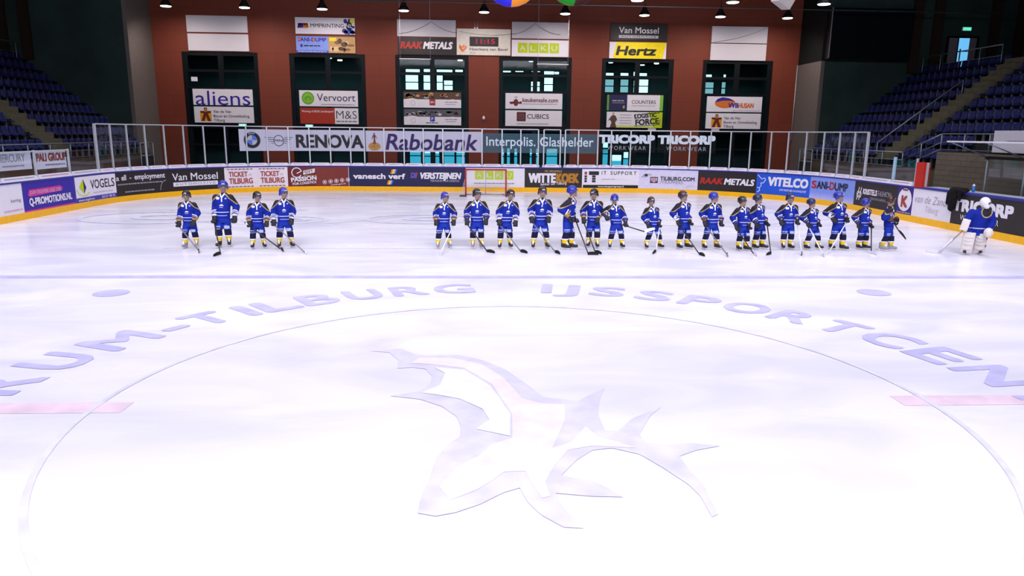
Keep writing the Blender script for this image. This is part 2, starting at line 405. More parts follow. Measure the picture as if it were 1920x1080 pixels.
WIN = [(-17.33, -13.03), (-11.24, -6.88), (-5.14, -.86), (.93, 5.23), (7.03, 11.34), (13.1, 17.36)]
WTOP = 7.24
mb = MB(); x = -SX
for a, b in WIN + [(SX, SX)]:
    mb.box(((x + a) / 2, WY + .15, 6), (a - x, .3, 12), m_red)
    if b > a: mb.box(((a + b) / 2, WY + .15, (WTOP + 12) / 2), (b - a, .3, 12 - WTOP), m_red)
    x = b
struct(mb.build('wall_back'), 'red brown boarded end wall')
for sx, nm in ((-1, 'wall_recess_left'), (1, 'wall_recess_right')):
    mb = MB(); mb.box((sx * (SX + .1), (SY + WY + .3) / 2, 3.5), (.2, WY + .3 - SY, 7), m_ret)
    mb.box((sx * (SX + .1), (SY + WY + .3) / 2, 9.5), (.2, WY + .3 - SY, 5), m_ret if sx < 0 else mat('dark_boarding', '#17191a', .8, .2)); struct(mb.build(nm))
    mb = MB(); mb.box((sx * 25.1, SY + .15, 6), (12.0, .28, 12), m_dark)
    for k in range(4): mb.box((sx * (24.1, 25.3, 28.6, 30.1)[k], SY - .1, 9.2), (.5, .22, 5.6), mat('brown_pilaster', '#2b211a', .8, .2))
    struct(mb.build('wall_block_left' if sx < 0 else 'wall_block_right'))

# windows of the end wall, with the foyer and its far windows behind
m_frame = mat('dark_window_frame', '#0c1016', .5, .15)
m_win = glass_mat('window_glass', (.80, .93, .93), .2)
for i, (a, b) in enumerate(WIN):
    mb = MB(); w = b - a; c = (a + b) / 2
    for xx in (a + .12, b - .12): mb.box((xx, WY + .12, WTOP / 2), (.24, .2, WTOP), m_frame)
    mb.box((c, WY + .12, WTOP / 2), (.26, .2, WTOP), m_frame)
    for z, h in ((WTOP - .1, .2), (6.2, .14), (5.25, .12), (3.2, .5), (2.0, .1), (.15, .3)): mb.box((c, WY + .125, z), (w, .17, h), m_frame)
    f = struct(mb.build('window_%d' % (i + 1), loc=(c, WY, 0)))
    g = MB(); g.box((c, WY + .16, WTOP / 2), (w, .02, WTOP), m_win); g.build('pane', f)

m_foy = mat('dark_foyer_wall', '#3c5054', .9, 0)
mb = MB(); mb.box((0, 45.2, 4), (40, .3, 8.2), m_foy); struct(mb.build('wall_foyer_back'))
mb = MB(); mb.box((0, 41.2, 7.9), (40, 8, .2), mat('foyer_ceiling', '#0b1012', .9, 0)); struct(mb.build('ceiling'))
mb = MB(); mb.box((0, 41.4, 3.35), (40, 7.6, .5), m_foy); struct(mb.build('floor'), 'dark upper floor of the foyer')
for sx in (-1, 1):
    mb = MB(); mb.box((sx * 19.9, 41.2, 4), (.2, 8, 8), m_foy); struct(mb.build('wall_foyer_left' if sx < 0 else 'wall_foyer_right'))
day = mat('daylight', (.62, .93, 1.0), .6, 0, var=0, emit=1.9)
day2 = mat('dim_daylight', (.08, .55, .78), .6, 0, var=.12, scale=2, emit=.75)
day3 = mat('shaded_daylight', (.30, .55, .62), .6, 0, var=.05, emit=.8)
UP = [[-5.25, -4.3, 6.87, 7.12], [-5.27, -4.42, 5.69, 6.76], [-4.01, -3.53, 6.89, 7.14], [-4.03, -3.54, 5.69, 6.78], [-3.12, -2.05, 6.9, 7.12], [-3.12, -2.73, 5.7, 6.79], [-2.62, -2.04, 5.7, 6.4], [-1.84, -1.33, 6.92, 7.13], [1.21, 2.0, 6.95, 7.11], [2.33, 2.88, 6.98, 7.11], [3.45, 3.62, 7.01, 7.1], [3.77, 4.04, 7.0, 7.11], [3.44, 3.62, 5.67, 6.41], [3.79, 4.03, 5.68, 6.41], [4.34, 5.03, 6.85, 7.12], [4.36, 4.95, 5.72, 6.68], [5.07, 5.37, 6.87, 7.09], [8.69, 9.21, 6.81, 7.07], [9.72, 10.26, 6.83, 7.08], [10.64, 10.77, 6.84, 7.17], [10.94, 11.57, 6.83, 7.09], [8.62, 9.24, 5.67, 6.63], [9.74, 10.28, 5.68, 6.64], [10.67, 10.78, 5.69, 6.58], [10.94, 11.69, 5.69, 6.66], [15.76, 16.2, 6.84, 7.06], [17.07, 17.21, 6.83, 7.08], [15.8, 16.37, 5.65, 6.54], [16.98, 17.23, 5.67, 6.56]]
LO = [[-5.07, -4.31, 0.53, 1.89], [-4.05, -3.63, 0.54, 1.83], [-3.35, -3.01, 0.54, 1.83], [-2.67, -1.94, 0.55, 1.91], [-1.8, -0.98, 0.56, 1.88], [1.24, 1.58, 0.58, 1.84], [1.79, 2.0, 0.58, 1.85], [2.31, 2.52, 0.59, 1.85], [3.42, 3.6, 0.6, 1.83], [3.77, 3.98, 0.6, 1.83], [4.61, 5.38, 0.61, 1.91], [8.42, 9.02, 0.64, 2.29], [9.32, 10.02, 0.65, 1.41], [10.16, 10.51, 0.66, 1.62]]
wn = 7
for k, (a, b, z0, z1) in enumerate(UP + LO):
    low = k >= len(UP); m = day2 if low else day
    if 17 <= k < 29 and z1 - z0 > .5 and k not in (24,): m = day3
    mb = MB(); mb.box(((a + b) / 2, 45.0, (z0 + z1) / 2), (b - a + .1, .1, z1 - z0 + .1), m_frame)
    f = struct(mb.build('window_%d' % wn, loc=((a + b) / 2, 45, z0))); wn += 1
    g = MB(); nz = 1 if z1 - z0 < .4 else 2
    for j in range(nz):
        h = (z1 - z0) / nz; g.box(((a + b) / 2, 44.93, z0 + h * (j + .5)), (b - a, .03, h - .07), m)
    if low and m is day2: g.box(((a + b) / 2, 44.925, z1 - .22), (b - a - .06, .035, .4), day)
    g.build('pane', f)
area('foyer_fill_light', (0, 41, 7.7), 34, 5, 330, (.85, .95, 1), 180)  # added fill lights that brighten both foyer floors
area('foyer_fill_light', (0, 41, 3.0), 34, 5, 150, (.85, .95, 1), 180)
# ------------------------------------------------------------------ signs of the end wall
edge = mat('sign_edge', '#8a8790', .5, .3)
def wall_sign(x0, x1, z0, z1, base, label, art=None, group=None, cat='sign', name='wall_sign', t=.06):
    y = WY - .06
    root = empty(name, ((x0 + x1) / 2, y, z0), label, cat, group)
    mb = MB(); mb.box(((x0 + x1) / 2, y, (z0 + z1) / 2), (x1 - x0, t, z1 - z0), base); mb.build('panel', root)
    if art:
        fn = lambda u, v, d: Vector((x0 + u, y - t / 2 - d, z0 + v))
        c = Canvas(fn); art(c, x1 - x0, z1 - z0); c.build('artwork', root)
    return root
def art_aliens(c, W, H): c.text('aliens', .14, -.0, .80, indigo, width=3.12, bold=.0)
def art_ven(c, W, H):
    c.rect(.34, .08, .98, .66, mat('amber_print', '#e0a020', .5, .3))
    c.poly([(.36, .66), (.36, .56), (.55, .52), (.38, .08), (.56, .08), (.66, .36), (.76, .08), (.94, .08), (.78, .52), (.96, .56), (.96, .66), (.74, .66), (.66, .6), (.58, .66)], maroon, 2)
    c.ell(.66, .76, .1, .1, maroon, 2); c.ell(.66, .75, .06, .05, mat('amber_print', '#e0a020'), 3)
    c.text('Van de Ven', 1.1, .56, .15, ink); c.text('Bouw en Ontwikkeling', 1.1, .31, .15, ink, width=2.05); c.text('Tilburg', 1.1, .07, .15, ink)
def art_mm(c, W, H):
    for k, m in enumerate((purple, indigo, magenta, orange, gold)):
        c.line((.16 + .11 * k, .32), (.22 + .11 * k, .58), .1, m, 1 + k % 2); c.line((.22 + .11 * k, .58), (.28 + .11 * k, .34), .1, m, 1 + k % 2)
    rr = random.Random(3)
    for k in range(16):
        a, b = rr.gauss(3.08, .16), rr.gauss(.46, .24)
        c.ell(min(a, 3.25), min(max(b, .12), .78), rr.uniform(.05, .17), rr.uniform(.05, .13), (purple, indigo, navy, blue)[k % 4], 1)
    c.ell(3.24, .74, .13, .13, yellow, 2)
    c.text('MMPRINTING', .86, .36, .21, ink, width=1.9); c.text('.NL', 2.78, .36, .21, white, width=.46, layer=3)
def art_sani(c, W, H):
    c.rect(0, 0, 1.84, H, sky); c.text('SANI-DUMP', .12, .62, .2, indigo, width=1.6, bold=.03, layer=2)
    c.ell(.2, .72, .08, .08, orange, 3); c.ell(1.0, .72, .07, .09, orange, 3)
    c.ell(.3, .38, .07, .09, indigo, 2); c.fine(.45, 1.4, .34, .08, ink, 2); c.rect(0, 0, 1.84, .12, blue, 1); c.fine(.1, 1.75, .03, .06, white, 2)
    c.rect(1.84, 0, W, H, tan); rr = random.Random(5)
    for k in range(9): c.ell(rr.uniform(2.0, 3.2), rr.uniform(.12, .6), rr.uniform(.08, .22), rr.uniform(.06, .14), (brown, mat('sand_print', '#dcb98c', .5, .3), mat('bark_print', '#8a5c3a', .5, .3))[k % 3], 1)
    c.ell(2.5, .66, .12, .15, brown, 2); c.rect(1.9, .66, 2.3, .84, yellow, 2)
def art_vervoort(c, W, H):
    c.ell(.5, .46, .36, .36, green, 1); c.ell(.5, .46, .3, .3, mat('leaf_print', '#7fc03a', .5, .3), 2); c.arc(.5, .36, .2, .22, .08, green, 3, 0, 180)
    c.text('Vervoort', 1.02, .3, .42, navy, width=2.22, bold=0); c.fine(1.25, 3.2, .08, .06, lgrey)
def art_ms(c, W, H):
    c.rect(0, 0, 2.02, H, mat('brick_red_print', '#a83220', .5, .3)); c.text('Woning of BOG (ver)kopen?', .1, .66, .11, white, width=1.85, layer=2)
    c.rect(2.02, 0, W, H, white, 1); c.text('M&S', 2.1, .3, .46, ink, width=1.2, bold=-.01, layer=2); c.fine(2.1, 3.3, .1, .1, grey, 2)
def art_photo(c, W, H, pal, mark):
    rr = random.Random(len(mark) + 11); c.rect(0, .48, W, H, pal[0])
    for k in range(26): c.ell(rr.uniform(.15, W - .15), rr.uniform(.58, .8), rr.uniform(.05, .2), rr.uniform(.03, .08), pal[1 + k % (len(pal) - 1)], 1)
    c.poly([(0, 0), (W, 0), (W, .42), (W - .5, .5), (W - 1, .42), (1.0, .44), (.5, .54), (0, .46)], white, 2)
    c.arc(.55, .26, .14, .16, .03, lgrey, 3); c.fine(W - .95, W - .15, .3, .07, lgrey, 3); c.fine(W - .9, W - .3, .18, .05, lgrey, 3)
def art_bn(c, W, H):
    art_photo(c, W, H, (brown, tan, char, gold, grey), 'a'); c.rect(1.52, .14, 1.86, .5, mat('crimson_print', '#a02428', .5, .3), 3); c.text('BN', 1.58, .26, .12, white, 4)
def art_p(c, W, H):
    art_photo(c, W, H, (mat('slate_print', '#5a5560', .5, .3), grey, lgrey, brown, char), 'bb'); c.rect(1.54, .2, 1.82, .5, mat('royal_print', '#2a3fae', .5, .3), 3); c.text('P', 1.62, .26, .18, white, 4); c.fine(1.3, 2.0, .1, .06, navy, 3)
def art_raak(c, W, H, u=.16, v=.34, h=.36, w=3.0):
    c.text('RAAK', u, v, h, red, width=w * .4, bold=.05, shear=.2); c.text('METALS', u + w * .44, v, h, white, width=w * .54, bold=.05, shear=.2)
def art_alku(c, W, H, u0=.36, v0=.2, q=.56, gap=.06, h=.28):
    for k, ch in enumerate('ALKU'):
        u = u0 + k * (q + gap); c.rect(u, v0, u + q, v0 + q, lime, 1); c.text(ch, u + q / 2, v0 + (q - h) / 2, h, white, 2, width=h * 1.1, bold=-.01, align='C')
def art_keuken(c, W, H):
    c.ell(.62, .36, .15, .2, maroon, 1); c.poly([(.22, .4), (.3, .26), (.5, .3), (.5, .42)], maroon, 1); c.poly([(.74, .3), (.96, .28), (.98, .44), (.78, .4)], maroon, 1); c.ell(.62, .66, .1, .07, lgrey, 1)
    c.text('keukensale.com', 1.02, .4, .24, maroon, width=2.1, bold=.02); c.fine(1.02, 3.1, .26, .06, lgrey)
def art_cubics(c, W, H):
    for k, m in enumerate((maroon, char, rust, char, blue)): r = .27 - .055 * k; c.rect(.95 - r, .55 - r, .95 + r, .55 + r, m, 1 + k)
    c.text('CUBICS', 1.3, .44, .26, ink, width=1.3); c.fine(.7, 2.6, .1, .07, lgrey)
def art_mossel(c, W, H):
    c.text('Van Mossel', .5, .42, .33, white, width=2.35); c.rect(.5, .14, 2.85, .3, lgrey, 1); c.text('AUTOMOTIVE', .62, .18, .09, char, 2, width=2.1, space=.2)
def art_hertz(c, W, H):
    c.poly([(.22, 0), (.42, H), (W - .02, H), (W - .2, 0)], yellow, 1); c.text('Hertz', .42, .2, .48, char, 2, width=2.3, bold=.05, shear=.22)
def art_counters(c, W, H):
    c.rect(0, 0, .1, H, green, 1); c.rect(.1, 0, 1.2, H, navy, 1); c.rect(1.2, 0, W - .2, H, white, 1); c.rect(W - .2, 0, W, H, mat('leaf_print', '#7fc03a', .5, .3), 1)
    c.fine(.3, 1.0, .52, .09, lgrey, 2); c.line((.3, .44), (1.05, .44), .03, grey, 2); c.rect(.95, .12, 1.06, .28, tan, 2)
    c.text('COUNTERS', 1.48, .4, .2, ink, 2, width=1.45); c.fine(1.5, 2.9, .26, .05, lgrey, 2)
def art_logistic(c, W, H):
    c.poly([(2.9, 0), (2.5, H), (W, H), (W, 0)], lime, 1); c.rect(.5, 0, 2.9, .14, mat('pale_lime_print', '#cfdc80', .5, .3), 1)
    c.ell(.4, .82, .06, .07, tan, 2); c.poly([(.2, 0), (.3, .3), (.2, .45), (.28, .68), (.4, .74), (.54, .68), (.62, .45), (.52, .3), (.6, 0)], brown, 2); c.poly([(.2, .45), (.08, .4), (.28, .68)], brown, 2); c.poly([(.62, .45), (.68, .35), (.54, .68)], brown, 2)
    for k in range(4): c.fine(.8, 1.5, .72 - .16 * k, .05, lgrey, 2)
    for k, (t, v, h, w) in enumerate((('LOGISTIC', .54, .24, 1.3), ('FORCE', .14, .32, 1.4))): c.text(t, 1.72 + .06 * k, v, h, char, 3, width=w, bold=.04, rot=5)
    c.line((1.66, .76), (3.2, .88), .03, char, 3); c.line((1.7, .08), (3.24, .2), .03, char, 3); c.line((1.66, .76), (1.72, .5), .03, char, 3); c.line((3.2, .2), (3.26, .5), .03, char, 3)
def art_vvb(c, W, H):
    c.ell(1.1, .52, .62, .3, mat('burnt_orange_print', '#d8742c', .5, .3), 1); c.poly([(.5, .55), (.62, .75), (.95, .86), (1.35, .8), (1.75, .58), (1.4, .66), (1.0, .66), (.7, .6)], indigo, 2)
    c.text('VVB', 1.32, .26, .26, indigo, 3, width=.6, bold=.04); c.text('HUSAN', 1.94, .26, .26, mat('burnt_orange_print', '#d8742c'), 3, width=.92, bold=.04); c.fine(1.6, 3.3, .06, .04, lgrey)
blank = mat('blank_white_sheet', '#cdc9d1', .6, .3, var=.03, scale=1)
LZ = (3.27, 4.18, 4.27, 5.17)
SG = [
 (-16.89, -13.48, 8.31, 9.21, blank, 'upper blank white sign of the pair at the far left of the wall', None),
 (-16.88, -13.47, 7.29, 8.22, blank, 'lower blank white sign of the pair at the far left of the wall', None),
 (-16.84, -13.43, LZ[2], LZ[3], white, 'white sign with one large cropped indigo word, hung low at the left', art_aliens),
 (-16.84, -13.43, LZ[0], LZ[1], white, 'white sign with a brown and amber figure, under the sign with the large indigo word', art_ven),
 (-10.78, -7.4, 8.31, 9.21, white, 'white sign with a splash of violet and yellow ink at its right end', art_mm),
 (-10.78, -7.4, 7.28, 8.18, tan, 'sign half pale blue print, half sepia bathing photo', art_sani),
 (-10.75, -7.36, LZ[2], LZ[3], white, 'white sign with a green ball and a dark blue name', art_vervoort),
 (-10.75, -7.36, LZ[0], LZ[1], white, 'sign in brick red with a white right third', art_ms),
 (-4.98, -1.6, 8.27, 9.2, blank, 'blank white sign directly above the black sign with red and white lettering', None),
 (-4.96, -1.58, 7.27, 8.2, char, 'black wall sign with red and white italic capitals, left of the clock', art_raak),
 (-4.69, -1.31, LZ[2], LZ[3], white, 'white sign with a food photo strip and a small red square', art_bn),
 (-4.69, -1.31, LZ[0], LZ[1], white, 'white sign with a grey photo strip and a small blue square', art_p),
 (1.66, 5.02, 8.27, 9.18, blank, 'blank white sign directly above four lime squares', None),
 (1.66, 5.02, 7.26, 8.19, white, 'white wall sign with four lime squares, right of the clock', art_alku),
 (1.32, 4.71, LZ[2], LZ[3], white, 'white sign with a small brown round figure beside a brown name', art_keuken),
 (1.32, 4.71, LZ[0], LZ[1], white, 'white sign with nested squares as emblem', art_cubics),
 (7.45, 10.83, 8.25, 9.2, char, 'black wall sign with white lettering above the yellow sign', art_mossel),
 (7.42, 10.81, 7.24, 8.16, white, 'bright yellow wall sign with slanted black lettering', art_hertz),
 (7.41, 10.79, 4.25, 5.16, white, 'sign half dark blue, half white, with green ends', art_counters),
 (7.41, 10.79, 3.25, 4.17, white, 'white and lime sign with a dark standing figure and stamped lettering', art_logistic),
 (13.49, 16.84, 8.22, 9.15, blank, 'upper blank white sign of the pair at the far right of the wall', None),
 (13.48, 16.84, 7.23, 8.17, blank, 'lower blank white sign of the pair at the far right of the wall', None),
 (13.46, 16.84, 4.24, 5.14, white, 'white sign with an orange oval under a blue crescent', art_vvb),
 (13.46, 16.84, 3.25, 4.16, white, 'white sign with a brown and amber figure, under the sign with the orange oval', art_ven)]
for a in SG: wall_sign(*a[:6], art=a[6], group='signs on the red brown end wall')

# clock board between the middle windows
def art_clock(c, W, H):
    c.poly([(.14, .62), (.2, .3), (.34, .14), (.62, .46), (.5, .38), (.36, .3), (.28, .4)], orange, 1); c.text('hfs', .14, .36, .2, orange, 2, width=.42, bold=.03, shear=.1)
    c.text('Heerkens van Bavel', .76, .26, .15, ink, width=2.2, bold=.015); c.text('Bouw', .78, .08, .1, grey)
ck = wall_sign(-1.55, 1.59, 7.29, 8.75, mat('ivory_board', '#d8d2c8', .5, .3), 'ivory board with a dark red digital clock, between the two middle windows', art_clock, cat='clock', name='digital_clock', t=.1)
mb = MB(); mb.box((.04, WY - .14, 8.05), (1.66, .06, .5), black); dsp = mb.build('display', ck)
c = Canvas(lambda u, v, d: Vector((-.79 + u, WY - .17 - d, 7.8 + v))); c.text('11:15', .36, .12, .26, mat('red_digits', (.5, .01, .06), .5, .2, var=0, emit=.1), width=1.1, bold=.02); c.build('digits', dsp)
for x in (-.5, -.35):
    mb = MB(); mb.tube((x, WY - .1, 8.75), (x, WY - .1, 9.2), .012, .012, alu, 6); mb.box((x, WY - .1, 8.79), (.08, .06, .08), pad); mb.build('bracket', ck)

# small things on the end wall
for i, x in enumerate((-14.1, -10.24)):
    r = empty('exit_sign', (x, WY - .12, 3.06), 'green lit exit sign hung below the ' + ('brown and amber figure sign' if i == 0 else 'brick red and white sign'), 'exit sign', 'exit signs on the end wall')
    mb = MB(); mb.box((x, WY - .1, 3.14), (.44, .08, .16), pad); mb.build('housing', r)
    mb = MB(); mb.box((x, WY - .15, 3.14), (.4, .02, .12), mat('exit_green', (.12, .75, .5), .5, .2, var=0, emit=1.1)); f = mb.build('face', r)
    c = Canvas(lambda u, v, d, x=x: Vector((x - .2 + u, WY - .16 - d, 3.08 + v))); w_ = mat('exit_white', (.8, 1, .92), .5, .2, var=0, emit=1.1)
    c.rect(.24, .025, .32, .095, w_, 1); c.line((.06, .02), (.12, .09), .02, w_, 1); c.line((.12, .09), (.16, .03), .02, w_, 1); c.poly([(.18, .04), (.22, .06), (.18, .08)], w_, 1); c.build('pictogram', f)
for i, x in enumerate((10.18, 14.07)):
    r = empty('emergency_lamp', (x, WY - .12, 3.1), 'small white emergency lamp box below the ' + ('lime and white sign' if i == 0 else 'right figure sign in brown and amber'), 'lamp', 'emergency lamp boxes')
    mb = MB(); mb.box((x, WY - .1, 3.15), (.46, .12, .14), pad); mb.build('housing', r)
    mb = MB(); mb.box((x, WY - .165, 3.14), (.4, .02, .09), lgrey); mb.build('diffuser', r)
r = empty('security_camera', (.03, WY, 3.62), 'small white camera on the pillar between the two middle windows', 'security camera')
mb = MB(); mb.box((.03, WY - .04, 3.78), (.1, .08, .1), pad); mb.build('bracket', r)
mb = MB(); mb.ell((.03, WY - .14, 3.7), (.085, .085, .1), pad); mb.build('dome', r)

mb = MB(); mb.box((-16.72, WY + .012, 5.72), (.36, .012, .24), white); tag(mb.build('paper_notice', loc=(-16.72, WY, 5.6)), 'small white notice on the glass above the sign with the large indigo word', 'notice')
mb = MB(); mb.tube((SX - .06, WY - .06, 2.6), (SX - .06, WY - .06, 7.0), .03, .03, alu, 8); tag(mb.build('conduit_pipe', loc=(SX - .06, WY - .06, 2.6)), 'thin pale pipe running up the right end corner of the red wall', 'pipe')

# ------------------------------------------------------------------ pendant lamps along the end wall
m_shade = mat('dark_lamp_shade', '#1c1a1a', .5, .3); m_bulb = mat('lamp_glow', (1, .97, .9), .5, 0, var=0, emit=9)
def lamp(x, y, z, label, group, power=0, parts=None):
    r = empty('pendant_lamp', (x, y, z), label, 'lamp', group)
    mb = MB(); mb.loft([(z - .0, x, y, .30, .30), (z + .06, x, y, .29, .29), (z + .2, x, y, .2, .2), (z + .34, x, y, .12, .12), (z + .5, x, y, .1, .1)], m_shade, 20); mb.build('shade', r)
    mb = MB(); mb.loft([(z - .03, x, y, .25, .25), (z - .004, x, y, .27, .27)], m_bulb, 20); mb.build('diffuser', r)
    mb = MB(); mb.tube((x, y, z + .5), (x, y, 12), .015, .015, m_shade, 6); mb.build('cord', r)
    if power: spot((x, y, z - .1), power, (1, .86, .80), 152, .75, (x, y + 1.5, z - 4))
for i, x in enumerate((-16.8, -12.72, -8.64, -4.31, 0, 4.41, 8.76, 12.98, 16.75)):
    lamp(x, SY, 9.23, nth(i) + ' pendant lamp from the left in the row along the red wall', 'pendant lamps along the red wall', 470)
for i, x in enumerate((6.62, 10.88, 15.01)):
    lamp(x, 26, 8.62 + .0, nth(i) + ' pendant lamp from the left in the nearer row at the top edge', 'nearer pendant lamps', 160)

# pipe below the ceiling, hanging rods, balls, box
mb = MB(); mb.tube((-7.1, 32.5, 9.44), (29, 32.5, 9.44), .03, .03, mat('dull_steel', '#7c8488', .4, .5, .6), 8); tag(mb.build('ceiling_pipe', loc=(10, 32.5, 9.44)), 'long thin grey pipe running below the dark ceiling', 'pipe')
for nm, x0, x1, z in (('left', -4.7, -2.95, 6.84), ('right', 3.0, 4.78, 6.67)):
    r = empty('hanging_bar', (x0, 35, z), 'thin pale bar on two rods hanging before the ' + ('black red-lettered wall sign' if nm == 'left' else 'wall sign with lime squares'), 'bar', 'hanging bars before the wall signs')
    mb = MB(); mb.tube((x0, 35, z), (x1, 35, z), .025, .025, pad, 8); mb.build('crossbar', r)
    for x in (x0 + .05, x1 - .03):
        mb = MB(); mb.tube((x, 35, z), (x, 35, 12), .009, .009, lgrey, 6); mb.build('rod', r)
def cable(pts, label):
    mb = MB(); P = []
    for a, b in zip(pts, pts[1:]):
        for k in range(8):
            t = k / 8; p = Vector(a).lerp(Vector(b), t); p.z -= .28 * 4 * t * (1 - t) * .5; P.append(p)
    P.append(Vector(pts[-1]))
    for p, q_ in zip(P, P[1:]): mb.tube(p, q_, .008, .008, char, 5)
    tag(mb.build('cable', loc=P[0]), label, 'cable', 'dark cables over the signs')
cable([(-4.9, 36.87, 8.4), (-3.0, 36.87, 9.1), (-1.5, 36.87, 8.5)], 'dark slack cable across the blank sign left of the clock')
cable([(-1.4, 36.87, 8.6), (1.7, 36.87, 8.5), (3.0, 36.87, 9.1), (4.5, 36.87, 8.5)], 'dark slack cable from the clock board across the blank sign to its right')
cable([(13.6, 36.87, 8.25), (16.8, 36.87, 9.1)], 'dark cable rising across the upper blank sign at the far right')
def ball(x, y, z, r, ms, label):
    root = empty('hanging_ball', (x, y, z - r), label, 'hanging ball', 'coloured hanging balls')
    for k, m in enumerate(ms):
        mb = MB(); n = 10; P = []; F = []
        a0, a1 = 2 * PI * k / len(ms) - PI / 2, 2 * PI * (k + 1) / len(ms) - PI / 2
        for j in range(13):
            t = PI * j / 12
            for i in range(n + 1):
                a = a0 + (a1 - a0) * i / n; P.append((x + r * math.sin(t) * math.cos(a), y + r * math.sin(t) * math.sin(a), z + r * math.cos(t)))
        for j in range(12):
            for i in range(n): q_ = j * (n + 1) + i; F.append((q_, q_ + n + 1, q_ + n + 2, q_ + 1))
        mb.add(P, F, m, True); mb.build('segment', root)
    mb = MB(); mb.tube((x, y, z + r), (x, y, 12), .01, .01, char, 6); mb.build('cord', root)
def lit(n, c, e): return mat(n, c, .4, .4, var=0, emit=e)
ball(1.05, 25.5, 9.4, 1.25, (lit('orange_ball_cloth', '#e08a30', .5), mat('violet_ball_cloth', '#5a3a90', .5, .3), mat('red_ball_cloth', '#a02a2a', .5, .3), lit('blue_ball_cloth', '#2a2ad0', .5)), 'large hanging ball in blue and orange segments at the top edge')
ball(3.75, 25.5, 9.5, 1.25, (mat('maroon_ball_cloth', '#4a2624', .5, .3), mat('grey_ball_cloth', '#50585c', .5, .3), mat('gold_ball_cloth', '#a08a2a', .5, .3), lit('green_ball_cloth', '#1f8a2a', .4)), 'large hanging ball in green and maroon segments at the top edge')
mb = MB(); mb.box((11.3, 21.5, 7.95), (.62, .5, .42), mat('light_grey_case', '#b9b2ae', .5, .3), Matrix.Rotation(math.radians(28), 3, 'Y') @ Matrix.Rotation(math.radians(15), 3, 'Z'))
bx = tag(mb.build('loudspeaker', loc=(11.3, 21.5, 7.75)), 'light grey loudspeaker box hung at the top edge beside the nearer lamps', 'loudspeaker')
mb = MB(); mb.box((11.3, 21.5, 10.03), (.05, .05, 3.86), m_shade); mb.build('bracket', bx)

# glowing discs added behind the windows for hall lamp reflections in the glass
k = 0
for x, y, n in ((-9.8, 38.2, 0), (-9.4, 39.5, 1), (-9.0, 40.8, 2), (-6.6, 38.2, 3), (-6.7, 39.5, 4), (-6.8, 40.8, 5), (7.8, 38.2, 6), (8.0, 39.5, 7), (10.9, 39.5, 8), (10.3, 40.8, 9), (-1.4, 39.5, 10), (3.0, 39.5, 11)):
    r = empty('lamp_reflection', (x, y, 7.6), 'small round glowing disc as lamp reflection, %s from the left behind the wall windows' % nth(n), 'lamp reflection', 'lamp reflections in the wall windows')
    mb = MB(); mb.loft([(7.2, x, y, .14, .14), (7.26, x, y, .15, .15)], m_bulb if n % 2 == 0 else mat('reflection_glow_dim', (.8, .9, .9), .5, 0, var=0, emit=1.5), 14); mb.build('diffuser', r)
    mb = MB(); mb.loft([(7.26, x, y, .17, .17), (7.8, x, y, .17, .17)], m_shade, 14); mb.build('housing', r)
# ------------------------------------------------------------------ rink boards, each with its own advertisement
m_kick = mat('yellow_kick_plate', '#f7b900', .4, .4, var=.05)
m_cap = mat('blue_cap_rail', '#2a2f92', .4, .4)
m_core = mat('board_back', '#8d8a94', .7, .2)
def strip(mb, s0, s1, z0, z1, d0, d1, m):
    """a bent bar following the boards, between depths d0 (outer) and d1 (ice side)"""
    n = max(1, int(math.ceil((s1 - s0) / .16))); P = []
    for i in range(n + 1):
        s = s0 + (s1 - s0) * i / n
        P += [at(s, z0, d0), at(s, z0, d1), at(s, z1, d1), at(s, z1, d0)]
    F = []
    for i in range(n):
        a = 4 * i
        for k in range(4): F.append((a + k, a + 4 + k, a + 4 + (k + 1) % 4, a + (k + 1) % 4))
    F.append((3, 2, 1, 0)); F.append((4 * n, 4 * n + 1, 4 * n + 2, 4 * n + 3))
    return mb.add(P, [f[::-1] for f in F], m)
Z0, Z1 = .22, 1.16
def board(s0, s1, base, label, art):
    r = empty('rink_board', at((s0 + s1) / 2, 0, 0), label, 'rink board', 'rink boards with advertisements')
    mb = MB(); strip(mb, s0, s1, Z0, Z1, -.02, 0, base); strip(mb, s0, s1, Z0, Z1, -.12, -.02, m_core); mb.build('panel', r)
    mb = MB(); strip(mb, s0, s1, 0, Z0, -.12, .012, m_kick); mb.build('kick_plate', r)
    mb = MB(); strip(mb, s0, s1, Z1, Z1 + .055, -.12, .02, m_cap); mb.build('cap_rail', r)
    if art:
        c = Canvas(lambda u, v, d: at(s0 + u, Z0 + v, d), True); art(c, s1 - s0, Z1 - Z0); c.build('artwork', r)
    return r
def b_plain(c, W, H): c.text('kering', W - .62, .38, .1, grey, width=.5); c.text('promotionbv.nl', W - 1.0, .1, .07, pink, width=.9)
def b_purple(c, W, H):
    c.rect(0, 0, W, .05, magenta); c.poly([(.25, .52), (.4, .47), (2.2, .54), (2.3, .62), (2.15, .72), (.35, .7)], magenta, 1)
    c.text('JOUW DRUKWERK ONZE ZORG', .36, .54, .12, pink, 2, width=1.82, bold=.02); c.text('Q-PROMOTIONS.NL', .3, .2, .22, white, 2, width=2.5, bold=.04)
def b_vogels(c, W, H):
    c.rect(0, 0, W, .17, mat('violet_blue_print', '#4038a8', .5, .3)); c.rect(.06, .17, W, H - .02, white, 1)
    c.poly([(.3, .55), (.62, .84), (.62, .3)], lime, 2); c.poly([(.62, .84), (.8, .52), (.62, .3)], navy, 2); c.arc(.62, .5, .5, .3, .06, mat('pale_lime_print', '#cfdc80'), 2, 180, 320)
    c.text('VOGELS', 1.12, .44, .32, ink, 2, width=1.58, bold=.01); c.fine(1.3, 2.6, .26, .05, lgrey, 2)
    c.text('www.vogels.nu', .2, .04, .09, white, 1, width=1.1); c.text('013 57 190 70', 1.85, .04, .09, white, 1, width=.82)
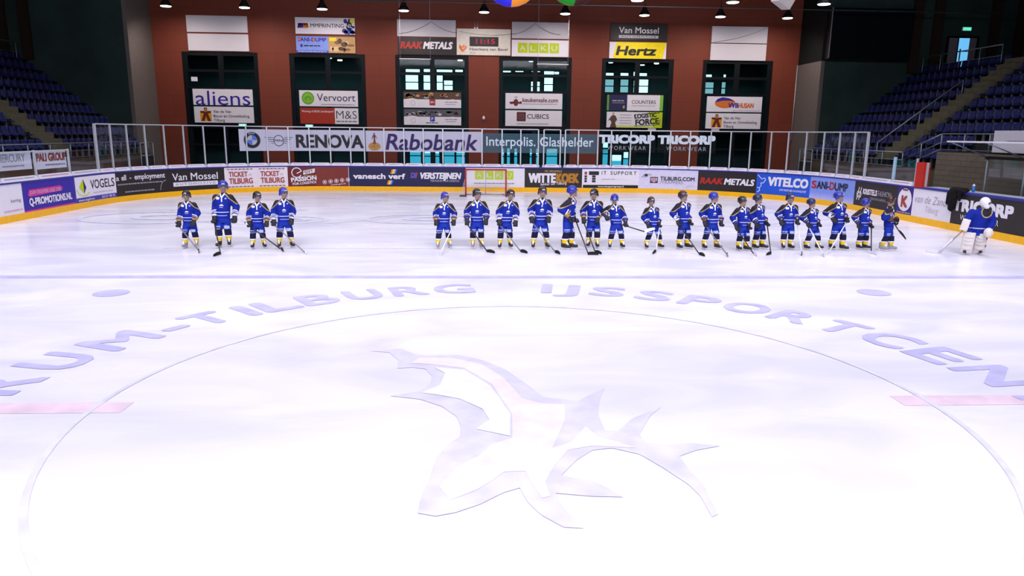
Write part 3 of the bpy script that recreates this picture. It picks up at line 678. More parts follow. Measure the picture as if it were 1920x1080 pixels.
def b_employ(c, W, H):
    c.text('a', .04, .62, .2, white, width=.17); c.text('ell  -  employment', .36, .62, .21, white, width=2.3, bold=.02)
    c.fine(.1, 2.5, .43, .06, grey, seed=2); c.fine(.5, 2.1, .12, .06, grey, seed=3); c.arc(2.7, .1, .32, .42, .03, grey, 1, 90, 180)
def b_mossel(c, W, H):
    c.text('Van Mossel', .26, .46, .3, white, width=2.15, bold=.01); c.rect(.28, .2, 2.4, .38, white, 1); c.text('AUTOMOTIVE', .38, .24, .1, grey, 2, width=1.9, space=.25)
def b_ticket(c, W, H):
    for u in (.12, 1.58):
        c.text('TICKET', u + .08, .52, .22, rust, width=.86, bold=.03); c.text('de', u + .98, .56, .1, lgrey, width=.14)
        c.text('TILBURG', u + .08, .2, .24, rust, width=1.08, bold=.03)
        for v in (.86, .06):
            c.line((u, v), (u + 1.2, v), .014, maroon)
            for k in range(7): c.ell(u + .06 + k * .18, v, .05, .022, maroon, 2, 8)
def b_gvt(c, W, H):
    c.rect(1.3, 0, W, H, mat('red_brown_print', '#7c3028', .5, .3)); c.arc(.42, .66, .25, .25, .045, white, 2, 20, 330); c.line((.42, .62), (.66, .74), .045, white, 2)
    c.poly([(.72, .56), (.74, .76), (1.28, .86), (1.26, .66)], white, 2); c.text('GVT', .8, .62, .13, maroon, 3, width=.4, bold=.03, rot=8); c.fine(.75, 1.3, .5, .04, tan, 2)
    c.text('PASSION', .16, .22, .19, white, 2, width=1.18, bold=.05, rot=5); c.text('FOR LOGISTICS', .22, .06, .11, white, 2, width=1.1, bold=.03, rot=5)
    for k in range(5): u, v = 1.72 + .28 * k, .2 + .03 * k; c.arc(u, v, .1, .1, .02, white, 3, n=16); c.ell(u, v, .045, .05, white, 3, 8)
    c.text('www.gvt.nl', 2.0, .03, .07, white, 3, width=.72, rot=6); c.rect(W - .03, 0, W, H, lgrey, 2)
def b_vanesch(c, W, H):
    c.text('vanesch verf', .22, .38, .24, white, 3, width=2.5, bold=.05)
    for k, m in enumerate((orange, yellow, lgrey, blue)):
        u = 1.82 + .07 * k; c.poly([(u, .1), (u + .07, .1), (u + .14, .3), (u + .07, .3)], m, 1); c.poly([(u + .18, .62), (u + .25, .62), (u + .33, .84), (u + .26, .84)], m, 1)
    c.poly([(2.98, .42), (3.02, .68), (3.36, .68), (3.28, .42)], rust, 1); c.line((3.0, .43), (3.14, .68), .07, blue, 2); c.line((3.08, .55), (3.3, .68), .06, blue, 2); c.line((3.1, .54), (3.26, .42), .06, blue, 2)
    c.text('VERSTEIJNEN', 3.44, .4, .28, white, 2, width=1.98, bold=.05, shear=.18); c.text('THE PLUS IN YOUR LOGISTICS', 3.96, .25, .09, lgrey, 2, width=1.42)
def b_alku(c, W, H):
    art_alku(c, W, H, .46, .38, .43, .06, .22); c.fine(.42, 2.4, .16, .06, grey)
def b_witte(c, W, H):
    c.text('DE ORIGINELE', 1.0, .76, .1, tan, width=.85); c.text('WITTE', .22, .26, .42, white, width=1.3, bold=.06); c.text('KOEK', 1.6, .26, .42, gold, width=1.08, bold=.06)
    c.text('lekker uit Tilburg', .8, .1, .12, white, 2, width=1.3, rot=3, shear=.2); c.rect(0, H - .05, W, H, black, 1)
def b_it(c, W, H):
    c.rect(.05, 0, W - .02, .15, black, 1); c.text('www.itsupportgroep.nl', .8, .04, .08, white, 2, width=1.3, bold=.02)
    for v in (.28, .4, .52): c.rect(.12, v, .24, v + .1, char, 1)
    c.rect(.12, .66, .24, .8, rust, 1); c.rect(.34, .64, .84, .82, char, 1)
    for v in (.28, .4, .52): c.rect(.5, v, .68, v + .1, char, 1)
    c.text('IT SUPPORT', .98, .66, .17, char, width=1.74, bold=.01, space=.25); c.fine(1.0, 2.3, .4, .07, white, 1)
def b_tilburg(c, W, H):
    rr = random.Random(9); sm = [mat('smudge_grey', '#c3c0ca', .6, .2), mat('smudge_mid', '#a09da8', .6, .2)]
    for k in range(30): c.ell(.35 + rr.gauss(0, .13), .66 + rr.gauss(0, .1), rr.uniform(.015, .06), rr.uniform(.012, .04), sm[k % 2], 1, 8)
    c.ell(.36, .66, .085, .065, char, 2, 14)
    c.rect(.56, .28, .94, .58, mat('plum_print', '#503848', .5, .3), 2); c.poly([(.6, .54), (.9, .54), (.9, .4), (.75, .3), (.6, .4)], lgrey, 3)
    for u in (.66, .74, .82): c.line((u, .36), (u, .54), .03, rust, 4)
    c.text('TILBURG.COM', 1.06, .42, .18, char, 2, width=1.66, bold=.03); c.text('/TRAPPERS', 1.06, .26, .13, grey, 2, width=1.1); c.line((2.3, .12), (2.7, .2), .02, lgrey, 1)
def b_raak(c, W, H): art_raak(c, W, H, .12, .34, .27, 2.66)
def b_vitelco(c, W, H):
    pts = [(.06, .86), (.26, .68), (.4, .74), (.46, .66), (.34, .5), (.22, .5), (.26, .38), (.16, .26), (.2, .16), (.06, .06)]
    for a, b in zip(pts, pts[1:]): c.line(a, b, .03, white, 1)
    c.line((.34, .5), (.44, .62), .03, white, 1); c.line((.06, .3), (.16, .26), .03, white, 1)
    c.text('ViTELCO', .58, .42, .36, white, 1, width=2.1, bold=.06, shear=.08); c.text('UW PARTNER IN KWALITEIT', 1.2, .2, .09, white, 1, width=1.45)
def b_sani(c, W, H):
    for k in range(5): c.rect(0, .06 * k, W, .06 * (k + 1), mat('pale_blue_fade_%d' % k, ('#b9bdf0', '#adb4ee', '#a1abec', '#95a2ea', '#8a99e8')[k], .5, .3))
    for t, u, m, w in (('S', .1, red, .26), ('ANI-', .4, ink, .72), ('D', 1.16, red, .28), ('UMP', 1.48, ink, .86)): c.text(t, u, .46, .3, m, 2, width=w, bold=.03)
def b_kristels(c, W, H):
    for k in (0, .16): c.line((.22 + k, .22), (.36 + k, .72), .05, white, 1); c.arc(.3 + k, .44, .1, .13, .04, white, 2)
    c.text('KRISTELS', .66, .48, .19, white, 1, width=.98, bold=.05); c.text('FASHION', 1.72, .48, .19, lgrey, 1, width=.85, bold=-.01); c.text('CREATIVE HAIRFASHION', 1.2, .3, .09, grey, 1, width=1.4)
def b_k(c, W, H):
    c.ell(W / 2, .5, W / 2 - .05, .4, white, 1); c.text('K', W / 2, .26, .36, rust, 2, width=.34, bold=.06, align='C'); c.poly([(W / 2 - .13, .82), (W / 2 - .17, .9), (W / 2 - .05, .85), (W / 2, .92 - .02), (W / 2 + .05, .85), (W / 2 + .17, .9), (W / 2 + .13, .82)][::1], maroon, 3)
    c.fine(.06, W - .06, .03, .05, lgrey, 1)
def b_zande(c, W, H):
    c.text('van de Zande', .1, .48, .26, grey, 1, width=1.86, bold=-.01, shear=.25); c.text('Tilburg', .72, .2, .2, lgrey, 1, width=.72, bold=-.01, shear=.25)
def b_tricorp(c, W, H):
    c.text('TRICORP', .1, .44, .32, white, 1, width=2.55, bold=.08); c.text('WORKWEAR', .46, .16, .16, white, 1, width=1.7, bold=0, space=.22)
lilacw = mat('lilac_white_print', '#d6d2ec', .5, .3); pinkw = mat('pinkish_white_print', '#eadfe6', .5, .3)
BD = [
 (12.6, 16.4, white, 'white rink board with tiny grey print, leftmost of all boards', b_plain),
 (16.4, 19.43, indigo, 'purple rink board with white capitals under a pink line', b_purple),
 (19.43, 22.23, mat('violet_blue_print', '#4038a8'), 'white rink board with a lime and navy diamond over a blue foot strip', b_vogels),
 (22.23, 24.99, char, 'black rink board with white lower case lettering and grey fine print', b_employ),
 (24.99, 27.72, char, 'black rink board with a white bar, behind the two players at the far left', b_mossel),
 (27.72, 30.63, pinkw, 'white rink board with the same rust red two-line name twice', b_ticket),
 (30.63, 33.53, maroon, 'maroon rink board with white rings and tilted lettering', b_gvt),
 (33.53, 39.23, navy, 'long navy rink board with white lettering, left of the goal', b_vanesch),
 (39.23, 42.15, white, 'white rink board with four lime squares, behind the goal', b_alku),
 (42.15, 45.02, char, 'black rink board with white and gold block lettering, right of the goal', b_witte),
 (45.02, 47.86, white, 'white rink board with thin dark capitals and a black foot strip', b_it),
 (47.86, 50.74, lilacw, 'pale rink board with a dark splatter mark and a plum emblem', b_tilburg),
 (50.74, 53.61, char, 'black rink board with red and white italic capitals', b_raak),
 (53.61, 56.44, blue, 'bright blue rink board with a white outlined animal', b_vitelco),
 (56.44, 59.29, sky, 'pale blue rink board with red and dark letters', b_sani),
 (59.29, 62.28, char, 'black rink board with a slanted white monogram', b_kristels),
 (62.28, 63.2, purple, 'narrow purple rink board with a red letter in a white oval', b_k),
 (63.2, 65.3, white, 'white rink board with grey handwriting', b_zande),
 (65.3, 68.6, char, 'black rink board with large white capitals, behind the goalkeeper', b_tricorp),
 (68.6, 72.0, char, 'plain dark rink board at the right edge beyond the goalkeeper', None)]
BD += [(-3.0, 4.8, white, 'plain white rink board on the left side before the centre line', None), (4.8, 12.6, white, 'plain white rink board on the left side beyond the centre line', None), (72.0, 83.0, white, 'plain white rink board on the right side by the bench end', None)]
for b in BD: board(*b)

# ------------------------------------------------------------------ glass above the boards
m_glass = glass_mat('clear_shield', (.95, .97, .98), .1)
m_post = mat('pale_steel', '#c8cdd4', .35, .5, .4, var=.03)
POSTS = [13.4, 15.43, 17.38, 19.41, 21.37, 22.3, 23.2, 24.13, 25.07, 25.99, 26.92, 27.89, 28.85, 29.79, 30.75, 31.71, 32.68, 33.64, 34.31, 35.27, 36.23, 37.17, 38.12, 39.1, 40.04, 41.02, 41.94, 42.81, 43.08, 43.9, 44.14, 44.8, 45.76, 46.43, 47.39, 48.34, 49.31, 50.25, 51.23, 52.18, 53.14, 54.14, 55.01, 55.95, 56.91, 57.84, 58.8, 59.76, 61.75, 63.1]
TALL = (21.3, 59.8); TZ, LOWZ, BZ = 3.05, 2.16, 1.215
GD = -.07
npost = 0
for i, s in enumerate(POSTS):
    tall = TALL[0] < s < TALL[1]; z1 = TZ if tall else LOWZ
    p = at(s, BZ, GD); a = path(s)[1]; rot = Matrix.Rotation(math.atan2(a.y, a.x), 3, 'Z')
    r = empty('glass_post', p, '%s pale steel post from the left of the glass on the boards' % nth(i), 'post', 'posts of the rink glass')
    wdt = .09 if i not in (4, 47, 48) else .15
    mb = MB(); mb.box(p + Vector((0, 0, (z1 - BZ) / 2)), (.06, .055 if wdt < .1 else .12, z1 - BZ), m_post if i != 48 else mat('pale_blue_post', '#9fc0d2', .4, .4), rot); mb.build('upright', r)
    mb = MB(); mb.box(p + Vector((0, 0, .05)), (.09, .14, .1), m_post, rot); mb.build('foot', r)
k = 0
for i in range(len(POSTS) - 1):
    s0, s1 = POSTS[i], POSTS[i + 1]
    if s1 - s0 < .35: continue
    tall = s0 > TALL[0] and s1 < TALL[1]; z1 = TZ if tall else LOWZ - .03
    p = at((s0 + s1) / 2, BZ, GD)
    r = empty('rink_glass', p, '%s clear panel from the left of the glass on the boards' % nth(k), 'glass panel', 'clear panels of the rink glass'); k += 1
    mb = MB(); strip(mb, s0 + .03, s1 - .03, BZ + .06, z1 - .02, GD - .006, GD + .006, m_glass); mb.build('pane', r)
    if tall or s0 < 17.4: mb = MB(); strip(mb, s0 + .02, s1 - .02, z1 - .03, z1 + .012, GD - .02, GD + .02, m_post); mb.build('top_rail', r)
    mb = MB(); strip(mb, s0 + .05, s1 - .05, BZ, BZ + .05, GD - .05, .03, pad); strip(mb, s0 + .07, s1 - .07, BZ + .05, BZ + .115, GD - .04, .0, pad); strip(mb, s0 + .1, s1 - .1, BZ + .115, BZ + .14, GD - .04, -.03, pad)
    q = mb.build('sill_pad', r)
    c = Canvas(lambda u, v, d: at(s0 + .12 + u, BZ + .06 + v, d), True); c.fine(.05, s1 - s0 - .35, .01, .035, lgrey if i % 2 else pink, 1, i); c.build('print', q)

# banners behind the glass
def banner(s0, s1, z0, z1, base, label, art, dd=-.12, group='banners on the rink glass'):
    r = empty('banner', at((s0 + s1) / 2, z0, dd), label, 'banner', group)
    mb = MB(); strip(mb, s0, s1, z0, z1, dd - .004, dd, base); mb.build('sheet', r)
    c = Canvas(lambda u, v, d: at(s0 + u, z0 + v, dd + d), True); art(c, s1 - s0, z1 - z0); c.build('artwork', r)
def bn_renova(c, W, H):
    c.ell(.58, .5, .39, .39, char, 1, 32); c.arc(.58, .5, .39, .39, .02, lgrey, 3, n=32)
    for k, m in enumerate((blue, white, blue, white)):
        c.wedge(.58, .5, .23, 90 * k, 90 * k + 90, lgrey if m is white else mat('roundel_blue', '#5a7ad0', .5, .3), 3)
    c.text('BMW', .58, .76, .08, lgrey, 3, width=.28, align='C')
    c.arc(1.78, .48, .24, .26, .03, char, 1); c.text('MINI', 1.78, .43, .11, char, 1, width=.36, align='C')
    for k in range(4):
        for sg in (-1, 1): c.line((1.78 + sg * .25, .62 - .09 * k), (1.78 + sg * (.64 - .1 * k), .63 - .09 * k), .022, char, 1)
    c.text('RENOVA', 2.58, .17, .58, char, 1, width=3.12, bold=.035)
def bn_rabo(c, W, H):
    c.ell(.42, .24, .3, .2, mat('amber_disc', '#c08a48', .5, .3), 1); c.line((.24, .24), (.6, .26), .015, brown, 2); c.line((.42, .1), (.42, .4), .015, brown, 2)
    c.ell(.42, .84, .035, .05, maroon, 3, 10); c.poly([(.37, .78), (.47, .78), (.46, .58), (.5, .36), (.45, .36), (.43, .52), (.41, .36), (.36, .36), (.4, .58)], maroon, 3); c.line((.37, .77), (.3, .6), .03, maroon, 3); c.line((.47, .77), (.54, .62), .03, maroon, 3)
    c.text('Rabobank', .98, .1, .74, mat('aubergine_print', '#3a245c', .5, .3), 1, width=4.4, bold=.02, shear=.18)
def bn_interp(c, W, H): c.text('Interpolis. Glashelder', .18, .34, .44, mat('frosted_print', '#dde2ea', .5, .3), 1, width=5.3, bold=.01)
def bn_tri(c, W, H): c.text('TRICORP', .03, .46, .36, mat('frosted_print', '#c4ccd8'), 1, width=2.66, bold=.08); c.text('WORKWEAR', .42, .12, .19, mat('frosted_grey_print', '#9aa0aa', .5, .3), 1, width=1.9, bold=0, space=.22)
m_mesh = glass_mat('white_banner_mesh', (1, 1, 1), 0, film=lin('#dcd4e4'), film_a=.86)
m_film = glass_mat('teal_film', (.9, .97, 1), 0, film=lin('#5c7886'), film_a=.5)
m_dfilm = glass_mat('clear_film', (.96, .97, .98), 0, film=lin('#55524e'), film_a=.06)
banner(28.54, 34.34, 1.91, 2.91, m_mesh, 'white banner with two round emblems and large black capitals', bn_renova)
banner(34.37, 40.04, 1.91, 2.9, m_mesh, 'white banner with an amber disc and large purple lettering', bn_rabo)
banner(40.07, 45.75, 1.9, 2.84, m_film, 'teal see-through banner with pale lettering', bn_interp)
banner(45.83, 48.6, 1.98, 2.86, m_dfilm, 'clear film with white capitals, left one of the two alike', bn_tri, group='clear films with white capitals')
banner(48.7, 51.46, 1.98, 2.86, m_dfilm, 'clear film with white capitals, right one of the two alike', bn_tri, group='clear films with white capitals')
def bn_merc(c, W, H): c.text('MERCURY', .06, .26, .24, grey, 1, width=1.4, bold=.02); c.fine(.3, 1.4, .1, .06, lgrey)
def bn_pali(c, W, H): c.text('PALI GROUP', .12, .26, .25, mat('red_brown_print2', '#8e3a30', .5, .3), 1, width=1.75, bold=.04); c.fine(.6, 1.8, .1, .06, grey)
m_mesh2 = mat('white_banner_cloth', '#d6d4e0', .6, .2, var=.03)
banner(15.5, 17.3, 1.56, 2.13, m_mesh2, 'white banner with pale grey capitals on the low glass at the left edge', bn_merc)
banner(17.46, 19.35, 1.52, 2.13, m_mesh2, 'white banner with red brown capitals on the low glass', bn_pali)

# red post and players' bench side of the boards
p = at(63.45, 1.2, GD); r = empty('padded_post', p, 'red padded post at the end of the right hand glass', 'post')
mb = MB(); mb.box(p + Vector((0, 0, .42)), (.22, .42, .84), mat('red_foam', '#b4281e', .6, .2)); mb.build('padding', r)
mb = MB(); mb.box(p + Vector((0, -.25, .42)), (.06, .05, .84), m_post); mb.build('upright', r)
m_counter = mat('grey_counter', '#a9aebb', .5, .3)
mb = MB(); strip(mb, 63.8, 72, BZ - .015, BZ + .02, -.5, .03, m_cap); strip(mb, 63.8, 72, BZ + .02, BZ + .035, -.48, -.04, m_counter); tag(mb.build('bench_counter', loc=at(66, 1.2, -.2)), 'long grey counter with a blue edge along the top of the boards at the bench', 'counter')
bp_ = at(66.05, BZ + .035, -.1); r = empty('drinking_bottle', bp_, 'blue drinking bottle standing on the bench counter', 'bottle')
mb = MB(); mb.loft([(bp_.z, bp_.x, bp_.y, .04, .04), (bp_.z + .14, bp_.x, bp_.y, .042, .042), (bp_.z + .15, bp_.x, bp_.y, .036, .036), (bp_.z + .19, bp_.x, bp_.y, .04, .04)], mat('blue_plastic', '#2a78cc', .4, .4), 16); mb.build('body', r)
mb = MB(); mb.loft([(bp_.z + .19, bp_.x, bp_.y, .042, .042), (bp_.z + .215, bp_.x, bp_.y, .042, .042), (bp_.z + .225, bp_.x, bp_.y, .015, .015), (bp_.z + .25, bp_.x, bp_.y, .015, .015)], pad, 16); mb.build('cap', r)

# ------------------------------------------------------------------ goal
r = empty('hockey_goal', (0, 25.9, 0), 'red framed goal with a white net in front of the end boards', 'goal')
m_goal = mat('red_goal_steel', '#b02018', .4, .4); m_net = mat('white_net_cord', '#dcd6d8', .7, .2)
gx = .915
for sx in (-1, 1):
    mb = MB(); mb.tube((sx * gx, 25.9, 0), (sx * gx, 25.9, 1.22), .036, .036, m_goal, 12); mb.build('post', r)
mb = MB(); mb.tube((-gx, 25.9, 1.22), (gx, 25.9, 1.22), .036, .036, m_goal, 12); mb.ell((-gx, 25.9, 1.22), (.037,) * 3, m_goal); mb.ell((gx, 25.9, 1.22), (.037,) * 3, m_goal); mb.build('crossbar', r)
base = [(-gx, 25.9), (-gx - .22, 26.3), (-gx + .1, 26.85), (0, 27.0), (gx - .1, 26.85), (gx + .22, 26.3), (gx, 25.9)]
mb = MB()
for a, b in zip(base, base[1:]): mb.tube((*a, .03), (*b, .03), .03, .03, mat('pale_goal_base', '#b8aaa8', .6, .3), 8)
mb.build('base_frame', r)
def netpt(t, z):
    """t 0..1 round the back of the goal"""
    f = t * 6; i = min(5, int(f)); a, b = Vector(base[i]), Vector(base[i + 1]); p = a.lerp(b, f - i); top = Vector((-gx + 2 * gx * t, 26.45 - .3 * abs(2 * t - 1)))
    k = z / 1.2; q = p.lerp(top, k * k * .8); return Vector((q.x, q.y, z))
mb = MB(); N = 40
for i in range(N + 1):
    for j in range(12): mb.tube(netpt(i / N, .05 + j * .096), netpt(i / N, .05 + (j + 1) * .096), .0035, .0035, m_net, 3)
for j in range(1, 13):
    for i in range(N): mb.tube(netpt(i / N, .05 + j * .096), netpt((i + 1) / N, .05 + j * .096), .0035, .0035, m_net, 3)
for i in range(N + 1):
    t = i / N; a = netpt(t, 1.2); b = Vector((-gx + 2 * gx * t, 25.92, 1.21)); mb.tube(a, b, .0035, .0035, m_net, 3)
for j in range(1, 6):
    for i in range(N):
        q0, q1 = (netpt(t, 1.2).lerp(Vector((-gx + 2 * gx * t, 25.92, 1.21)), j / 6) for t in (i / N, (i + 1) / N)); mb.tube(q0, q1, .0035, .0035, m_net, 3)
mb.build('net', r)
mb = MB(); mb.tube((0, 26.98, .05), (0, 26.4, 1.2), .018, .018, lgrey, 8); mb.build('rear_stay', r)
mb = MB(); mb.box((-1.05, 25.85, .04), (.3, .16, .05), mat('dark_anchor_pad', '#4a4040', .7, .2)); mb.build('anchor', r)
# ------------------------------------------------------------------ stands at both sides
NROW, X0, RD, RH, ZB = 9, 18.3, .7, .54, 1.6
m_step = mat('dark_stand_concrete', '#2b2d31', .8, .2, var=.12); m_front = mat('brown_concrete_wall', '#5a5044', .8, .2, var=.1, scale=1.5)
m_stair = mat('worn_stair_tread', '#6a6654', .8, .2, var=.12)
m_rail = mat('galvanised_rail', '#8e9aa6', .4, .5, .4, var=.05)
def corr_mat():
    m = bpy.data.materials.new('brown_block_wall'); m.use_nodes = True; nt = m.node_tree; b = nt.nodes['Principled BSDF']
    tc = nt.nodes.new('ShaderNodeTexCoord'); mp = wall_coords(nt, tc, 'Y')
    br = nt.nodes.new('ShaderNodeTexBrick'); br.inputs['Scale'].default_value = 1; br.inputs['Brick Width'].default_value = .6; br.inputs['Row Height'].default_value = .2; br.inputs['Mortar Size'].default_value = .012
    br.inputs['Color1'].default_value = (.19, .155, .12, 1); br.inputs['Color2'].default_value = (.165, .135, .105, 1); br.inputs['Mortar'].default_value = (.10, .085, .07, 1)
    nt.links.new(mp.outputs['Vector'], br.inputs['Vector']); nt.links.new(br.outputs['Color'], b.inputs['Base Color'])
    b.inputs['Roughness'].default_value = .8
    return m
m_block = corr_mat()
YS0, YS1 = 12.0, SY
for sx, side in ((-1, 'left'), (1, 'right')):
    mb = MB()
    for k in range(NROW):
        z = ZB + RH * k; x = X0 + RD * k
        mb.box((sx * (x + RD / 2), (YS0 + YS1) / 2, z - .3), (RD, YS1 - YS0, .6), m_step)
    xt = X0 + RD * NROW; zt = ZB + RH * NROW
    mb.box((sx * (xt + 31) / 2, (YS0 + YS1) / 2, zt - .3), (31 - xt, YS1 - YS0, .6), m_step)
    struct(mb.build('floor'), 'dark stepped seating stand along the %s side of the rink' % side)
    mb = MB(); mb.box((sx * (X0 - .05), (YS0 + YS1) / 2, .78), (.12, YS1 - YS0, 1.56), m_front); struct(mb.build('wall_stand_' + side))
    mb = MB()
    for k in range(NROW * 2):
        z = ZB + RH * k / 2; x = X0 + RD * k / 2 - RD * .5
        if k > 0: mb.box((sx * (x + RD * .25 + RD * .5 - .1), 26.0, z + RH * .25 + .005), (RD / 2 + .02, 1.15, RH / 2), m_stair)
    tag(mb.build('stair_flight', loc=(sx * X0, 26, ZB)), 'worn pale steps rising between the seats of the %s stand' % side, 'stairs', 'stand stairs')

# seats
def seat_mesh():
    m = mat('dark_blue_seat', '#182160', .4, .4, var=.1)
    mb = MB(); n = 6; P = []; F = []
    prof = [(-.20, .40), (-.21, .43), (-.1, .44), (.05, .43), (.14, .43), (.19, .47), (.22, .58), (.24, .72), (.25, .80), (.27, .80), (.26, .70), (.24, .55), (.2, .42), (.1, .39), (-.1, .40)]
    for i in range(n + 1):
        t = -1 + 2 * i / n; y = t * .215; dish = .03 * t * t
        for a, z in prof: P.append((a - (dish if z > .5 else 0), y, z + (dish if z < .5 else 0)))
    L = len(prof)
    for i in range(n):
        for j in range(L): F.append((i * L + j, i * L + (j + 1) % L, (i + 1) * L + (j + 1) % L, (i + 1) * L + j))
    F.append(tuple(range(L))); F.append(tuple(n * L + j for j in range(L - 1, -1, -1)))
    mb.add(P, F, m, True); mb.box((.05, 0, .2), (.05, .1, .4), m_rail)
    return mb.mesh('stadium_seat')
SEAT = seat_mesh()
def in_frame(p):
    q = CAMI @ Vector(p)
    if q.z > -1: return False
    x = q.x / -q.z * 1357.55; y = q.y / -q.z * 1357.55
    return abs(x) < 975 and abs(y) < 555
bpy.context.view_layer.update(); CAMI = SC.camera.matrix_world.inverted()
ns = 0
for sx, side in ((-1, 'left'), (1, 'right')):
    for k in range(NROW):
        for j in range(42):
            y = YS1 - .35 - .52 * j
            if y < YS0 + .3 or abs(y - 26) < .85: continue
            x = X0 + RD * k + .42; z = ZB + RH * k
            if sx > 0 and y < 21.6 and k < 2: continue
            if not in_frame((sx * x, y, z + .5)): continue
            o = bpy.data.objects.new('stadium_seat', SEAT); COL.objects.link(o)
            o.location = (sx * x, y, z); o.rotation_euler = (0, 0, 0 if sx > 0 else PI)
            m_ = int(round(abs(y - 26) / .52)) - 2
            tag(o, 'dark blue seat, %s row up in the %s stand, %s %s the stair' % (nth(k), side, nth(max(0, m_)), 'beyond' if y > 26 else 'before'), 'seat', 'dark blue seats in the stands'); ns += 1

def railing(name, pts, h, label, group, step=1.5, mids=(.5, .08), r=.028, posts=True):
    root = empty(name, pts[0], label, 'railing', group)
    for a, b in zip(pts, pts[1:]):
        a, b = Vector(a), Vector(b)
        for k, hh in enumerate((1.0,) + mids):
            up = Vector((0, 0, h * hh)); mb = MB(); mb.tube(a + up, b + up, r if k == 0 else r * .5, r if k == 0 else r * .5, m_rail, 8); mb.build('rail', root)
        n = max(1, int(round((b - a).length / step)))
        for i in range(n + 1):
            if i == 0 and a != Vector(pts[0]): continue
            p = a.lerp(b, i / n); mb = MB(); mb.tube(p, p + Vector((0, 0, h)), r * .8, r * .8, m_rail, 8); mb.build('post', root)
    return root
railing('railing', [(-18.2, 33.6, 1.56), (-18.2, 15, 1.56)], .66, 'low grey railing along the front of the left stand', 'stand railings')
railing('railing', [(18.2, 33.6, 1.56), (18.2, 23.9, 1.56), (18.2, 21.35, 2.35), (18.2, 13, 2.35)], .95 - .29 + .0, 'grey railing along the right stand, ramping up to the terrace', 'stand railings')
railing('railing', [(18.6, 26.75, 1.65), (22.4, 26.75, 4.58)], .95, 'sloping handrail beside the steps of the right stand', 'stand railings', step=2.2, mids=())
railing('railing', [(24.4, 27.2, 6.2), (24.4, 33.4, 6.2)], 1.0, 'dim railing at the top of the right stand', 'stand railings', step=1.6, mids=(.5,))
railing('railing', [(-24.4, 29.5, 6.2), (-24.4, 33.4, 6.2)], 1.0, 'dim railing at the top of the left stand', 'stand railings', step=1.6, mids=(.5,))
for sx, side in ((-1, 'left'), (1, 'right')):
    rt = empty('railing_gate', (sx * 18.1, 32.6, 0), 'small grey framed gate in front of the %s stand' % side, 'gate', 'stand gates')
    mb = MB()
    for y in (31.6, 33.1): mb.tube((sx * 17.75, y, 0), (sx * 17.75, y, 2.15), .03, .03, m_rail, 8)
    for z in (.9, 1.5, 2.15): mb.tube((sx * 17.75, 31.6, z), (sx * 17.75, 33.1, z), .025, .025, m_rail, 8)
    mb.build('frame', rt)
    mb = MB(); mb.box((sx * 17.75, 32.35, 1.2), (.02, 1.4, .55), m_step); mb.build('panel', rt)

# terrace over the players' bench at the right
mb = MB(); mb.box((18.15, 16.7, 1.15), (.14, 9.3, 2.3), m_block); struct(mb.build('wall_terrace'), 'brown block wall behind the bench')
mb = MB(); mb.box((18.95, 16.7, 2.25), (1.5, 9.3, .16), m_step); struct(mb.build('floor'), 'terrace slab over the bench wall')
rt = empty('wall_banner', (18.05, 17.0, 2.36), 'blank white banner hung on the terrace railing at the right edge', 'banner')
mb = MB(); mb.box((18.08, 16.9, 2.75), (.02, 2.6, .76), m_mesh2); mb.build('sheet', rt)
c = Canvas(lambda u, v, d: Vector((18.07 - d, 18.2 - u, 2.37 + v))); c.fine(.7, 2.2, .38, .05, lgrey, 1); c.build('print', rt)
m_poly = glass_mat('clear_roof_sheet', (.95, .96, .95), .3, film=lin('#a4a29e'), film_a=.09)
rt = empty('bench_canopy', (16.6, 14.5, 0), 'clear sheet canopy on steel posts over the players bench', 'canopy')
mb = MB(); mb.box((16.75, 13.9, 2.73), (1.7, 7.2, .02), m_poly); mb.build('roof', rt)
mb = MB(); mb.box((15.92, 13.9, 2.74), (.05, 7.2, .05), pad); mb.box((16.75, 17.5, 2.74), (1.7, .04, .04), m_rail); mb.build('front_edge', rt)
mb = MB(); mb.box((17.4, 13.9, 2.2), (.1, 7.2, .1), m_shade); mb.build('beam', rt)
for y in (17.4, 15.6, 13.4, 11.2):
    mb = MB(); mb.tube((17.4, y, 0), (17.4, y, 2.2), .035, .035, m_rail, 8); mb.tube((17.4, y, 2.2), (15.95, y, 2.72), .02, .02, m_rail, 8); mb.build('post', rt)
mb = MB(); mb.box((17.42, 14.2, 1.4), (.015, 6.4, 1.5), m_poly); mb.build('back_pane', rt)
for y, nm in ((17.9, 'left'), (12.6, 'right')):
    mb = MB(); mb.box((16.9, y, .42), (.4, .06 if 0 else 1.6, .06), mat('bench_wood', '#8a7052', .6, .3))
    for q in (-.6, .6): mb.box((16.9, y + q, .2), (.34, .06, .4), m_rail)
    tag(mb.build('bench', loc=(16.9, y, 0)), 'wooden bench %s the brown block wall' % ('by the canopy end before' if nm == 'left' else 'under the canopy before'), 'bench')
# cabin over the right block, door at the top of the right stand
mb = MB(); mb.box((21.3, 33.75, 8.4), (4.6, .46, 2.7), mat('dark_cabin_glass', '#0f1517', .2, .5)); mb.box((19.03, 33.48, 8.4), (.04, .06, 2.7), m_rail); mb.box((21.3, 33.46, 7.06), (4.6, .06, .08), m_frame)
tag(mb.build('press_cabin', loc=(21.3, 33.75, 7.05)), 'dark glazed cabin above the grey wall at the right', 'cabin')
dr = struct(empty('door_1', (26.85, 33.95, 6.45)))
m_leaf = mat('grey_door_leaf', '#77747e', .6, .3)
mb = MB(); mb.box((26.0, 33.93, 7.4), (.1, .12, 1.95), m_frame); mb.box((27.72, 33.93, 7.4), (.1, .12, 1.95), m_frame); mb.box((26.86, 33.93, 8.38), (1.8, .12, .1), m_frame); mb.box((26.6, 33.93, 7.4), (.05, .1, 1.95), m_frame); mb.build('frame', dr)
